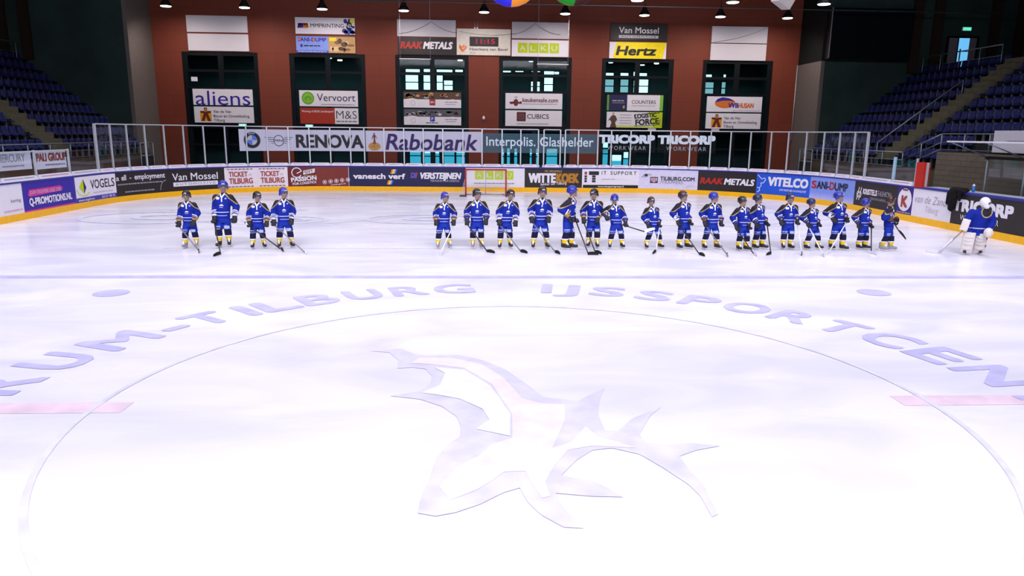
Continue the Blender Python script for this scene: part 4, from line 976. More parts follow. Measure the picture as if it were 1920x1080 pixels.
mb = MB(); mb.box((26.3, 33.94, 7.4), (.54, .06, 1.9), m_leaf); mb.box((27.46, 33.94, 7.4), (.4, .06, 1.9), m_leaf); mb.build('leaf', dr)
mb = MB(); mb.box((26.95, 33.95, 7.4), (.62, .04, 1.88), mat('blue_daylight', (.16, .55, .95), .5, 0, var=.1, scale=2, emit=.9)); mb.box((26.95, 33.92, 7.62), (.62, .05, .04), m_frame); mb.box((26.78, 33.92, 7.1), (.06, .05, 1.3), m_frame); mb.build('pane', dr)
rt = empty('exit_sign', (27.0, 33.9, 8.75), 'green lit exit sign above the door at the top of the right stand', 'exit sign')
mb = MB(); mb.box((27.0, 33.93, 8.82), (.5, .08, .2), pad); mb.build('housing', rt)
mb = MB(); mb.box((27.0, 33.88, 8.82), (.46, .02, .16), MATS['exit_green']); mb.build('face', rt)
# ------------------------------------------------------------------ people
def remesh(mb, voxel, smooth=2, fac=.5):
    me = mb.mesh('tmp'); o = bpy.data.objects.new('tmp', me); COL.objects.link(o)
    r = o.modifiers.new('r', 'REMESH'); r.mode = 'VOXEL'; r.voxel_size = voxel; r.use_smooth_shade = True
    if smooth: s = o.modifiers.new('s', 'SMOOTH'); s.factor = fac; s.iterations = smooth
    dg = bpy.context.evaluated_depsgraph_get(); dg.update()
    out = bpy.data.meshes.new_from_object(o.evaluated_get(dg))
    bpy.data.objects.remove(o); bpy.data.meshes.remove(me)
    out.materials.clear()
    return out
def paint_faces(me, rule, mats):
    for m in mats: me.materials.append(m)
    idx = [rule(p.center, p.normal) for p in me.polygons]
    me.polygons.foreach_set('material_index', idx)
m_skin = mat('skin', '#b08a76', .55, .3); m_eye = mat('dark_eye', '#2a2020', .3, .5); m_lip = mat('lip', '#a4625a', .5, .3)
m_jer = mat('blue_jersey_cloth', '#14278c', .8, .15, var=.1, scale=8); m_yoke = mat('dark_yoke_cloth', '#25222c', .7, .2); m_trim = mat('gold_trim', '#b09a62', .7, .2)
m_wht = mat('white_cloth', '#e2e0ee', .7, .2); m_navy = mat('navy_sock_knit', '#1c1d3c', .8, .1); m_yel = mat('yellow_sock_knit', '#e6c21e', .8, .1)
m_pant = mat('blue_pants_cloth', '#1b319a', .8, .15, var=.1, scale=8); m_plight = mat('pale_patch', '#a9b2e0', .7, .2)
m_boot = mat('black_skate_boot', '#2a2524', .45, .4); m_bootg = mat('grey_skate_boot', '#8f8b90', .45, .4); m_hold = mat('white_skate_holder', '#e6e4ea', .4, .4); m_steel = mat('skate_steel', '#c0c6cc', .25, .5, .8)
m_gdark = mat('black_glove', '#1e1e2a', .6, .3); m_gtrim = {k: mat('glove_cuff_' + k, c, .6, .3) for k, c in (('gold', '#a8843c'), ('white', '#cfcdd6'), ('brown', '#6a4a34'), ('navy', '#2a2c58'))}
HELM = {k: mat(k + '_helmet', c, .3, .5) for k, c in (('blue', '#2a2f92'), ('black', '#201d20'), ('navy', '#27264e'), ('maroon', '#3a2428'))}
m_cage = mat('steel_cage', '#8a8a92', .4, .5, .5)

def skate_mesh(boot):
    mb = MB()
    mb.loft([(.055, 0, -.045, .038, .125), (.075, 0, -.045, .042, .13), (.105, 0, -.04, .042, .125), (.13, 0, -.005, .042, .09), (.16, 0, .018, .043, .062), (.20, 0, .022, .047, .062), (.225, 0, .026, .05, .064)], boot, 18)
    mb.ell((0, -.12, .088), (.04, .052, .036), boot)
    mb.box((0, -.075, .15), (.03, .05, .1), m_wht, Matrix.Rotation(math.radians(-30), 3, 'X'))
    return mb.mesh('skate')
def holder_mesh():
    mb = MB()
    for y in (-.11, .04): mb.loft([(.03, 0, y, .008, .045), (.058, 0, y, .024, .05)], m_hold, 12)
    mb.box((0, -.035, .026), (.012, .25, .018), m_hold); mb.box((0, -.035, .0095), (.006, .27, .019), m_steel)
    return mb.mesh('blade_holder')
SK = {'black': skate_mesh(m_boot), 'grey': skate_mesh(m_bootg)}; HOLD = holder_mesh()
def glove_mesh(side, cuff, body):
    """palm at the origin, fingers down and closed round a shaft in front (-y); thumb off the inner side"""
    mb = MB(); s = side
    mb.loft([(.0, 0, 0, .045, .03), (.05, 0, 0, .046, .034), (.075, 0, .004, .058, .048), (.12, 0, .006, .076, .066)], body, 16)
    mb.ell((0, .006, -.015), (.05, .034, .058), body)
    for i, (x, l) in enumerate(((-.037, .9), (-.0125, 1.0), (.0125, .96), (.037, .8))):
        a = Vector((x, -.004, -.048)); b = a + Vector((0, -.012, -.036 * l)); c_ = b + Vector((0, -.036 * l, .002)); d = c_ + Vector((0, -.006, .03 * l))
        mb.capsule(a, b, .0135, .013, body, 8); mb.capsule(b, c_, .013, .012, body, 8); mb.capsule(c_, d, .012, .0105, body, 8)
    a = Vector((-s * .036, -.012, -.004)); b = a + Vector((-s * .024, -.024, -.024)); c_ = b + Vector((s * .014, -.028, -.012))
    mb.capsule(a, b, .016, .0145, body, 8); mb.capsule(b, c_, .0145, .012, body, 8)
    me = remesh(mb, .0065, 1)
    paint_faces(me, lambda c, n: 1 if c.z > .048 else (1 if .03 < c.z < .048 and c.y > 0 else 0), [body, cuff])
    return me
_G = {}
def glove(side, kind):
    if (side, kind) not in _G: _G[(side, kind)] = glove_mesh(side, m_gtrim[kind], m_gdark)
    return _G[(side, kind)]
def helmet_mesh(m):
    mb = MB(); nu, nv = 28, 10; P = []; F = []
    for shell, g in ((0, 1.0), (1, .9)):
        for j in range(nv + 1):
            for i in range(nu):
                a = 2 * PI * i / nu; front = max(0, -math.sin(a)); side = abs(math.cos(a)); back = max(0, math.sin(a))
                tm = math.radians(96 + 34 * side ** 3 + 26 * back - 4 * front)
                t = tm * j / nv; k = 1 + .05 * math.cos(4 * a) * math.sin(t)
                x, y, z = .103 * g * math.sin(t) * math.cos(a) * k, .125 * g * math.sin(t) * math.sin(a) * k, .108 * g * math.cos(t)
                if t > PI / 2: x *= 1 / max(.82, math.sin(t)); y *= 1 / max(.86, math.sin(t))
                P.append((x, y, z))
    N = (nv + 1) * nu
    for s_ in (0, N):
        for j in range(nv):
            for i in range(nu):
                q = (s_ + j * nu + i, s_ + (j + 1) * nu + i, s_ + (j + 1) * nu + (i + 1) % nu, s_ + j * nu + (i + 1) % nu); F.append(q if s_ == 0 else q[::-1])
    for i in range(nu): F.append((nv * nu + i, N + nv * nu + i, N + nv * nu + (i + 1) % nu, nv * nu + (i + 1) % nu))
    mb.add(P, F, m, True)
    for x in (-.035, 0, .035): mb.ell((x, .005, .098 - abs(x) * .5), (.011, .07, .014), m)
    for sx in (-1, 1): mb.ell((sx * .1, .01, -.06), (.014, .034, .042), m)
    mb.box((0, -.118, .028), (.06, .012, .026), m_wht, Matrix.Rotation(.3, 3, 'X'))
    return mb.mesh('helmet')
def cage_mesh():
    mb = MB()
    def p(a, z): r = .112 + .012 * math.sin((z + .02) / .14 * PI); return Vector((r * .86 * math.sin(a), -.01 - r * 1.02 * math.cos(a), z))
    A = [math.radians(-75 + 150 * i / 12) for i in range(13)]
    for z in (.005, -.03, -.062, -.094, -.124):
        for a, b in zip(A, A[1:]): mb.tube(p(a, z), p(b, z), .0028, .0028, m_cage, 5)
    for i in range(1, 12, 2):
        Z = [.005, -.03, -.062, -.094, -.124]
        for z0, z1 in zip(Z, Z[1:]): mb.tube(p(A[i], z0), p(A[i], z1), .0028, .0028, m_cage, 5)
    mb.ell((0, -.09, -.13), (.04, .026, .018), m_cage)
    return mb.mesh('face_cage')
HM = {k: helmet_mesh(m) for k, m in HELM.items()}; CAGE = cage_mesh()

def make_player(f1, f2, head, hA, hB, yaw, hyaw, hpitch, helm, cuff, boot, label, group, white_back=False):
    K = head[1] / 1.5; foot = (Vector((*f1, 0)) + Vector((*f2, 0))) / 2; a = math.radians(yaw)
    Rz = Matrix.Rotation(-a, 3, 'Z')
    def loc(p): return Rz @ (Vector(p) - foot) / K                 # world -> local, in 1.5 m units
    fl = [loc((*f1, 0)), loc((*f2, 0))]
    if abs(yaw) > 40: fl = [Vector((-.06, fl[0].y, 0)), Vector((.06, fl[1].y, 0))]
    hx = loc((head[0], foot.y, 0)); hx.y = max(-.12, min(.06, hx.y)); hx.x = max(-.14, min(.14, hx.x))
    H = [loc(hA), loc(hB)]
    for k, h in enumerate(H):                                         # keep the hands within reach
        sg = -1 if k == 0 else 1
        if abs(yaw) > 40: h.x = sg * (.14 if k == 0 else .15); h.y = min(-.1, max(-.3, h.y))
        else: h.y = min(-.09, max(-.26, h.y))
        h.x = max(-.33, min(.33, h.x))
    lx, ly = hx.x, hx.y                                                # upper body follows the head a little
    root_c = lambda z: (lx * max(0, (z - .6)) / .75, ly * max(0, (z - .6)) / .75)
    def C(x, y, z): o = root_c(z); return Vector((x + o[0], y + o[1], z))
    # body: one surface
    mb = MB(); hc = C(0, -.012, 1.352)
    Rh = Matrix.Rotation(math.radians(hyaw - yaw), 3, 'Z') @ Matrix.Rotation(math.radians(hpitch), 3, 'X')
    def hp(p): return hc + Rh @ Vector(p)
    mb.ell(hc, (.072, .088, .1), m_skin, Rh, 18, 12); mb.ell(hp((0, -.02, -.06)), (.055, .06, .05), m_skin, Rh)
    mb.ell(hp((0, -.092, -.012)), (.014, .018, .022), m_skin, Rh)
    for s in (-1, 1): mb.ell(hp((s * .074, .008, -.01)), (.01, .022, .03), m_skin, Rh)
    mb.capsule(C(0, .0, 1.16), hp((0, .01, -.06)), .052, .05, m_skin)
    o = [root_c(z) for z in (.62, .8, 1.0, 1.12, 1.2)]
    mb.loft([(.62, *o[0], .13, .1), (.8, *o[1], .125, .09), (1.0, *o[2], .145, .095), (1.12, *o[3], .15, .085), (1.2, *o[4], .07, .06)], m_skin)
    arms = []
    for k, h in enumerate(H):
        sg = -1 if k == 0 else 1
        S = C(sg * .155, 0, 1.115); wr = h + Vector((0, .02, .085)); d = wr - S
        L = .46
        if d.length > L: wr = S + d * (L / d.length)
        d = wr - S; bend = math.sqrt(max(0, .24 ** 2 - (d.length / 2) ** 2)); mid = S + d / 2
        side = Vector((sg * .3, .95, 0)); side -= d * (side.dot(d) / d.length_squared); E_ = mid + side.normalized() * bend
        arms.append((S, E_, wr, wr - Vector((0, .02, .085))))
        mb.capsule(S, E_, .05, .042, m_skin); mb.capsule(E_, wr, .042, .032, m_skin); mb.ell(wr + Vector((0, 0, -.05)), (.03, .018, .045), m_skin)
    legs = []
    for k, f in enumerate(fl):
        sg = -1 if k == 0 else 1
        hip = Vector((sg * .075, .01, .66)); an = Vector((f.x, f.y, .12)); kn = hip.lerp(an, .5) + Vector((sg * .012, -.035, .0)); legs.append((hip, kn, an))
        mb.capsule(hip, kn, .075, .056, m_skin); mb.capsule(kn, an, .056, .036, m_skin); mb.ell(an, (.036, .036, .05), m_skin)
    me = remesh(mb, .014, 2)
    Ri = Rh.transposed()
    def face(c, n):
        q = Ri @ (c - hc)
        if q.y < -.05 and abs(abs(q.x) - .03) < .013 and abs(q.z - .014) < .009: return 1
        if q.y < -.06 and abs(q.x) < .024 and abs(q.z + .05) < .008: return 2
        return 0
    paint_faces(me, face, [m_skin, m_eye, m_lip]); me.transform(Matrix.Scale(K, 4)); me.polygons.foreach_set('use_smooth', [True] * len(me.polygons))
    root = bpy.data.objects.new('person', me); COL.objects.link(root); root.location = foot; root.rotation_euler = (0, 0, a)
    tag(root, label, 'person', group)
    def part(name, me, parent=None): me.transform(Matrix.Scale(K, 4)); return putlocal(name, me, parent or root)
    # jersey
    mb = MB(); zz = [(.66, .158, .125), (.8, .158, .128), (.98, .165, .13), (1.1, .165, .12), (1.17, .125, .095), (1.225, .07, .072)]
    mb.loft([(z, *root_c(z), rx, ry) for z, rx, ry in zz], m_jer, 24)
    for k, (S, E_, wr, h) in enumerate(arms):
        sg = -1 if k == 0 else 1
        mb.ell(S + Vector((0, 0, -.005)), (.085, .088, .082), m_jer); mb.capsule(S, E_, .082, .078, m_jer); mb.tube(E_, wr, .078, .068, m_jer, 14); mb.ell(E_, (.078,) * 3, m_jer)
    me = remesh(mb, .0125, 2)
    def jer(c, n):
        o = root_c(c.z); x, y, z = c.x - o[0], c.y - o[1], c.z
        for S, E_, wr, h in arms:                                     # bands round the cuffs
            ax = (wr - E_); t = (c - E_).dot(ax) / ax.length_squared
            if (c - (E_ + ax * t)).length < .1 and abs(x) > .12:
                if .62 < t < .72: return 3
                if .84 < t < .93: return 2
        yk = 1.175 - .95 * (abs(x) - .075) if abs(x) > .055 else 9
        if z > yk + .024 and z > .98: return 1
        if z > yk and z > .97: return 2
        if white_back and y > .07 and abs(x) < .15 and .84 < z < 1.08: return 3
        if y < 0:
            if z > 1.12 and abs(abs(x) - max(0, (z - 1.13) * .62)) < .017: return 3
            if z > 1.14 and abs(x) < (z - 1.13) * .62: return 1
            if abs(x - .004) < .012 and 1.03 < z <= 1.13: return 3
            if -.125 < x < -.055 and 1.085 < z < 1.135: return 3
            if .07 < x < .1 and 1.09 < z < 1.12: return 4
            if .94 < z < .99 and abs(x - .005) < (.99 - z) * 1.1: return 2 if z > .965 else 3
            if .905 < z < .917 and abs(x) < .04: return 4
            if .79 < z < .808 and abs(x) < .15: return 3
            if .72 < z < .737 and abs(x - .01) < .11: return 4
        return 0
    paint_faces(me, jer, [m_jer, m_yoke, m_trim, m_wht, m_plight]); part('jersey', me)
    # pants
    mb = MB(); mb.loft([(.56, 0, 0, .148, .115), (.64, 0, 0, .152, .12), (.76, 0, 0, .145, .115)], m_pant, 22)
    for k, (hip, kn, an) in enumerate(legs):
        e = hip.lerp(kn, .9); mb.tube(hip + Vector((0, 0, -.02)), e, .09, .086, m_pant, 18)
    me = remesh(mb, .0125, 2)
    def pan(c, n):
        if c.y < .03:
            if c.x > .03 and .425 < c.z < .5 and c.x < .15: return 1
            if c.x < -.03 and (.475 < c.z < .49 or .435 < c.z < .447): return 1
        return 0
    paint_faces(me, pan, [m_pant, m_plight]); part('pants', me)
    for k, (hip, kn, an) in enumerate(legs):
        mb = MB(); n = 9; top = kn.lerp(hip, .08)
        bot = an + Vector((0, .005, .03)); ring = []
        for i in range(n):
            t = i / (n - 1); p = bot.lerp(kn, t) if t < .9 else kn.lerp(top, (t - .9) * 10); r_ = .05 + .028 * math.sin(min(1, t * 1.1) * PI * .62); ring.append((p.z, p.x, p.y, r_, r_ * 1.1))
        H_ = ring[-1][0]
        for lo, hi in zip(ring, ring[1:]):
            t = (lo[0] + hi[0]) / 2 / H_
            mb.loft([lo, hi], m_navy if t > .66 else m_wht if t > .59 else m_yel if t > .34 else m_wht, 16)
        part('sock', mb.mesh('sock'))
        toe = math.degrees(0) + (-12 if k == 0 else 14) + (hyaw - yaw) * .25
        o = putlocal('skate', SK[boot], root); o.location = Vector((fl[k].x, fl[k].y, 0)) * K; o.rotation_euler = (0, 0, math.radians(toe)); o.scale = (K,) * 3
        h_ = putlocal('blade_holder', HOLD, o)
    grip = []
    for k, (S, E_, wr, h) in enumerate(arms):
        o = putlocal('glove', glove(-1 if k == 0 else 1, cuff), root); o.location = h * K; s_ = K * 1.22; o.scale = (s_,) * 3
        d = (E_ - wr).normalized(); o.rotation_euler = (math.atan2(-d.y, d.z) * .5, math.atan2(d.x, d.z) * .5, 0)
        grip.append(foot + Rz.transposed() @ ((h + Vector((0, -.034, -.06))) * K))
    o = putlocal('helmet', HM[helm], root); o.location = hp((0, .012, .046)) * K; o.scale = (K,) * 3; o.rotation_euler = Rh.to_euler()
    c_ = putlocal('face_cage', CAGE, o); tag(c_, 'steel wire cage')
    return root, grip

STK = {k: mat(k + '_stick_shaft', c, .4, .4) for k, c in (('black', '#2a2629'), ('grey', '#77747c'), ('white', '#dcdae4'))}
m_tape = mat('black_blade_tape', '#1b1a1c', .7, .2)
def stick(grip, heel, toe, shaft, blade, label, group, grip2=None, minlen=1.0):
    grip, heel, toe = Vector(grip), Vector(heel), Vector(toe)
    d = (heel - grip).normalized(); top = grip - d * .12
    root = empty('hockey_stick', heel, label, 'hockey stick', group)
    side = d.cross(Vector((0, 0, 1))).normalized()
    mb = MB(); mb.tube(top + d * .1, heel - d * .03, .0155, .0145, STK[shaft], 8); mb.build('shaft', root)
    mb = MB(); mb.tube(top, top + d * .14, .018, .018, m_tape if shaft != 'black' else STK['white'], 8); mb.ell(top, (.02,) * 3, m_tape); mb.build('grip_tape', root)
    t = (toe - heel); L = max(.26, min(.34, t.length)); t = t.normalized(); up = Vector((0, 0, 1)) if abs(d.z) > .4 else t.cross(d).cross(t).normalized() * -1
    n = t.cross(up).normalized(); mb = MB(); P = []; F = []
    N = 8
    for i in range(N + 1):
        q = i / N; c = heel + t * (L * q - .02) + n * (.02 * q * q); hgt = .062 + .018 * math.sin(PI * min(1, q * 1.2)) - .02 * max(0, q - .85) * 6
        for s_ in (-.007, .007):
            for z in (-.012, hgt - .012): P.append(c + n * s_ + up * z)
    for i in range(N):
        a = 4 * i
        for q in ((a, a + 4, a + 5, a + 1), (a + 2, a + 3, a + 7, a + 6), (a + 1, a + 5, a + 7, a + 3), (a, a + 2, a + 6, a + 4)): F.append(q)
    F += [(0, 1, 3, 2), (4 * N, 4 * N + 2, 4 * N + 3, 4 * N + 1)]
    mb.add(P, F, m_tape if blade == 'black' else STK[blade]); mb.build('blade', root)
    return root

PL = [
    ([-7.637, 10.679], [-7.44, 10.871], [-7.557, 1.419], [-7.748, 10.655, 0.62], [-7.395, 10.655, 0.65], [-7.154, 10.196, 0.02], [-6.996, 9.847, 0.02]),
    ([-6.861, 10.818], [-6.692, 11.013], [-6.707, 1.655], [-6.935, 10.795, 0.723], [-6.446, 10.795, 0.726], [-6.488, 9.74, 0.02], [-6.522, 9.406, 0.02]),
    ([-5.996, 10.643], [-5.755, 10.747], [-5.832, 1.412], [-6.03, 10.575, 0.637], [-5.611, 10.575, 0.639], [-5.249, 10.405, 0.02], [-5.097, 10.106, 0.02]),
    ([-5.385, 10.778], [-5.1, 10.847], [-5.223, 1.503], [-5.47, 10.693, 0.664], [-5.036, 10.693, 0.685], [-4.571, 9.938, 0.02], [-4.474, 9.686, 0.02]),
    ([-1.439, 10.767], [-1.163, 10.892], [-1.255, 1.416], [-1.479, 10.709, 0.673], [-1.041, 10.709, 0.675], [-1.341, 9.846, 0.02], [-1.303, 9.6, 0.02]),
    ([-0.561, 10.781], [-0.354, 10.784], [-0.458, 1.506], [-0.708, 10.662, 0.701], [-0.236, 10.662, 0.703], [-0.206, 10.138, 0.02], [-0.096, 10.05, 0.02]),
    ([0.124, 10.756], [0.383, 10.856], [0.384, 1.491], [0.098, 10.686, 0.692], [0.508, 10.686, 0.666], [0.622, 10.15, 0.02], [0.698, 10.061, 0.02]),
    ([0.973, 10.769], [1.318, 10.811], [1.181, 1.572], [0.915, 10.67, 0.763], [1.335, 10.67, 0.765], [1.461, 10.049, 0.02], [1.523, 9.917, 0.02]),
    ([1.658, 10.46], [1.996, 10.822], [1.908, 1.606], [1.645, 10.521, 0.803], [1.897, 10.521, 0.767], [2.231, 9.783, 0.02], [2.474, 9.786, 0.02]),
    ([2.422, 10.988], [2.619, 10.893], [2.507, 1.514], [2.249, 10.82, 0.733], [2.6, 10.82, 0.734], [2.447, 10.063, 0.02], [2.52, 9.952, 0.02]),
    ([2.945, 10.837], [3.258, 10.866], [3.016, 1.39], [2.818, 10.732, 0.802], [3.307, 10.732, 0.654], [3.765, 10.552, 0.547], [3.959, 10.552, 0.613]),
    ([3.876, 10.791], [4.249, 10.858], [3.95, 1.329], [3.873, 10.705, 0.603], [4.16, 10.705, 0.642], [3.984, 10.198, 0.02], [3.845, 9.881, 0.02]),
    ([4.708, 10.738], [4.949, 10.801], [4.747, 1.487], [4.577, 10.649, 0.702], [4.935, 10.649, 0.712], [4.963, 9.786, 0.02], [5.011, 9.629, 0.02]),
    ([5.356, 10.725], [5.702, 10.754], [5.535, 1.464], [5.317, 10.619, 0.69], [5.729, 10.619, 0.692], [5.641, 9.794, 0.02], [5.566, 9.429, 0.02]),
    ([6.184, 10.53], [6.368, 10.475], [6.186, 1.383], [6.019, 10.382, 0.623], [6.365, 10.382, 0.643], [6.322, 9.803, 0.02], [6.332, 9.645, 0.02]),
    ([6.686, 10.746], [6.913, 10.796], [6.681, 1.421], [6.605, 10.651, 0.646], [6.914, 10.651, 0.693], [6.789, 9.916, 0.02], [6.66, 9.775, 0.02]),
    ([7.46, 10.806], [7.637, 10.773], [7.529, 1.447], [7.309, 10.669, 0.712], [7.722, 10.669, 0.732], [7.582, 9.942, 0.02], [7.502, 9.725, 0.02]),
    ([8.034, 10.72], [8.369, 10.76], [8.075, 1.321], [7.895, 10.62, 0.665], [8.262, 10.62, 0.676], [8.034, 9.732, 0.02], [7.941, 9.446, 0.02]),
    ([8.718, 10.766], [8.949, 10.616], [8.748, 1.503], [8.584, 10.571, 0.803], [8.943, 10.571, 0.805], [8.351, 10.118, 0.02], [8.153, 9.808, 0.02]),
    ([9.456, 10.777], [9.631, 10.78], [9.525, 1.326], [9.225, 10.658, 0.638], [9.653, 10.658, 0.649], [9.426, 10.077, 0.02], [9.453, 9.825, 0.02]),
    ([9.933, 10.49], [10.222, 10.611], [10.031, 1.419], [9.959, 10.431, 0.826], [10.131, 10.431, 0.735], [10.278, 10.501, 0.569], [10.301, 10.501, 0.541]),
    ([11.796, 10.001], [12.129, 10.064], [11.994, 1.41], [11.657, 9.912, 0.87], [11.959, 9.912, 0.69], [11.234, 10.168, 0.02], [11.318, 10.598, 0.02]),
]
G1, G2 = 'players of the left group of four', 'players lined up in the long row'
# yaw, head yaw, head pitch, helmet, cuff, boot, holding hand, shaft, blade, label, stick label
WHO = [
 (0, 5, 0, 'black', 'gold', 'grey', 0, 'grey', 'black', 'hockey player in black helmet and blue kit, first from the left'),
 (0, 20, 0, 'blue', 'white', 'black', 0, 'black', 'black', 'tallest hockey player, blue helmet, second from the left'),
 (8, 40, 0, 'black', 'gold', 'black', 0, 'black', 'black', 'hockey player in black helmet looking right, third from the left'),
 (12, 50, 0, 'blue', 'white', 'black', 0, 'grey', 'white', 'hockey player in blue helmet at the right end of the group of four'),
 (0, 35, 0, 'blue', 'gold', 'grey', 1, 'white', 'white', 'hockey player in blue helmet left of the goal, first of the long row'),
 (0, 40, 0, 'black', 'navy', 'grey', 0, 'black', 'black', 'hockey player in black helmet standing in front of the goal net'),
 (0, 10, 0, 'black', 'white', 'black', 0, 'grey', 'black', 'hockey player in black helmet just right of the goal post'),
 (0, 10, 0, 'maroon', 'white', 'black', 0, 'grey', 'black', 'hockey player in dark helmet in front of the gold lettered board'),
 (62, 80, 0, 'blue', 'gold', 'black', 1, 'black', 'black', 'hockey player in blue helmet turned sideways with a white patch on the back'),
 (-5, -30, 8, 'black', 'gold', 'black', 0, 'black', 'black', 'broad hockey player in black helmet looking left, beside the sideways one'),
 (6, -8, 26, 'blue', 'navy', 'black', 1, 'black', 'white', 'hockey player in blue helmet with bowed head holding a level stick'),
 (18, 10, 0, 'maroon', 'navy', 'black', 1, 'white', 'black', 'smallest hockey player, dark helmet, standing alone in mid row'),
 (25, 50, 0, 'maroon', 'white', 'black', 0, 'black', 'black', 'hockey player in dark helmet right of the smallest player'),
 (8, 60, 0, 'blue', 'brown', 'black', 0, 'grey', 'grey', 'hockey player in blue helmet with brown gloves'),
 (18, 45, 0, 'black', 'navy', 'black', 0, 'black', 'white', 'hockey player in black helmet overlapping the taller one behind'),
 (30, 60, 0, 'navy', 'navy', 'black', 1, 'black', 'black', 'hockey player in navy helmet partly hidden by the one in front'),
 (0, 10, 0, 'navy', 'navy', 'black', 1, 'white', 'black', 'hockey player in navy helmet facing forward under the pale blue board'),
 (22, 60, 0, 'navy', 'navy', 'black', 0, 'white', 'white', 'short hockey player in navy helmet looking right, stick across the feet'),
 (15, 45, 0, 'blue', 'white', 'black', 1, 'white', 'white', 'tall hockey player in blue helmet with legs apart, white stick'),
 (22, 60, 0, 'blue', 'navy', 'black', 1, 'black', 'white', 'hockey player in blue helmet second from the right end of the row'),
 (62, 80, 0, 'maroon', 'brown', 'grey', 1, 'black', 'black', 'hockey player in dark helmet turned right at the end of the row')]
STL = ['grey stick with a small black blade, of the first player from the left', 'black stick held upright by the tallest player', 'dark slanted stick of the third player from the left', 'pale slanted stick at the right end of the group of four',
 'white stick of the first player in the long row', 'black stick of the player before the goal net', 'dark stick of the player just right of the goal post', 'dark stick of the player before the gold lettered board', 'long black stick of the sideways player with the blue helmet',
 'black stick of the broad player looking left', 'dark level stick with a white blade, held by the bowed player', 'stick with pale shaft held by the smallest player', 'dark stick of the player right of the smallest one', 'grey slanted stick of the player with brown gloves',
 'dark stick with a white blade before the overlapping pair', 'dark upright stick right of the overlapping pair', 'white stick with a black blade under the pale blue board', 'white stick lying across the feet of the short player', 'white stick between the legs of the tall player in the right half',
 'dark upright stick with a white blade near the right end of the row', 'short dark stick held forward by the last player of the row']
for i, (p, w) in enumerate(zip(PL, WHO)):
    f1, f2, head, hA, hB, heel, toe = p; g = G1 if i < 4 else G2
    root, grip = make_player(f1, f2, head, hA, hB, w[0], w[1], w[2], w[3], w[4], w[5], w[9], g, i == 8)
    if i == 10: heel = Vector(grip[1]) + Vector((.47, -.2, -.13)); toe = Vector(heel) + Vector((.2, -.02, .07)); gp = grip[1] - (Vector(heel) - grip[1]).normalized() * .42
    elif i == 20: gp = grip[1]; heel = Vector(gp) + Vector((.12, -.06, -.2)); toe = Vector(heel) + Vector((.05, -.02, -.06))
    else: gp = grip[w[6]]
    stick(gp, heel, toe, w[7], w[8], STL[i], 'hockey sticks of the blue team')

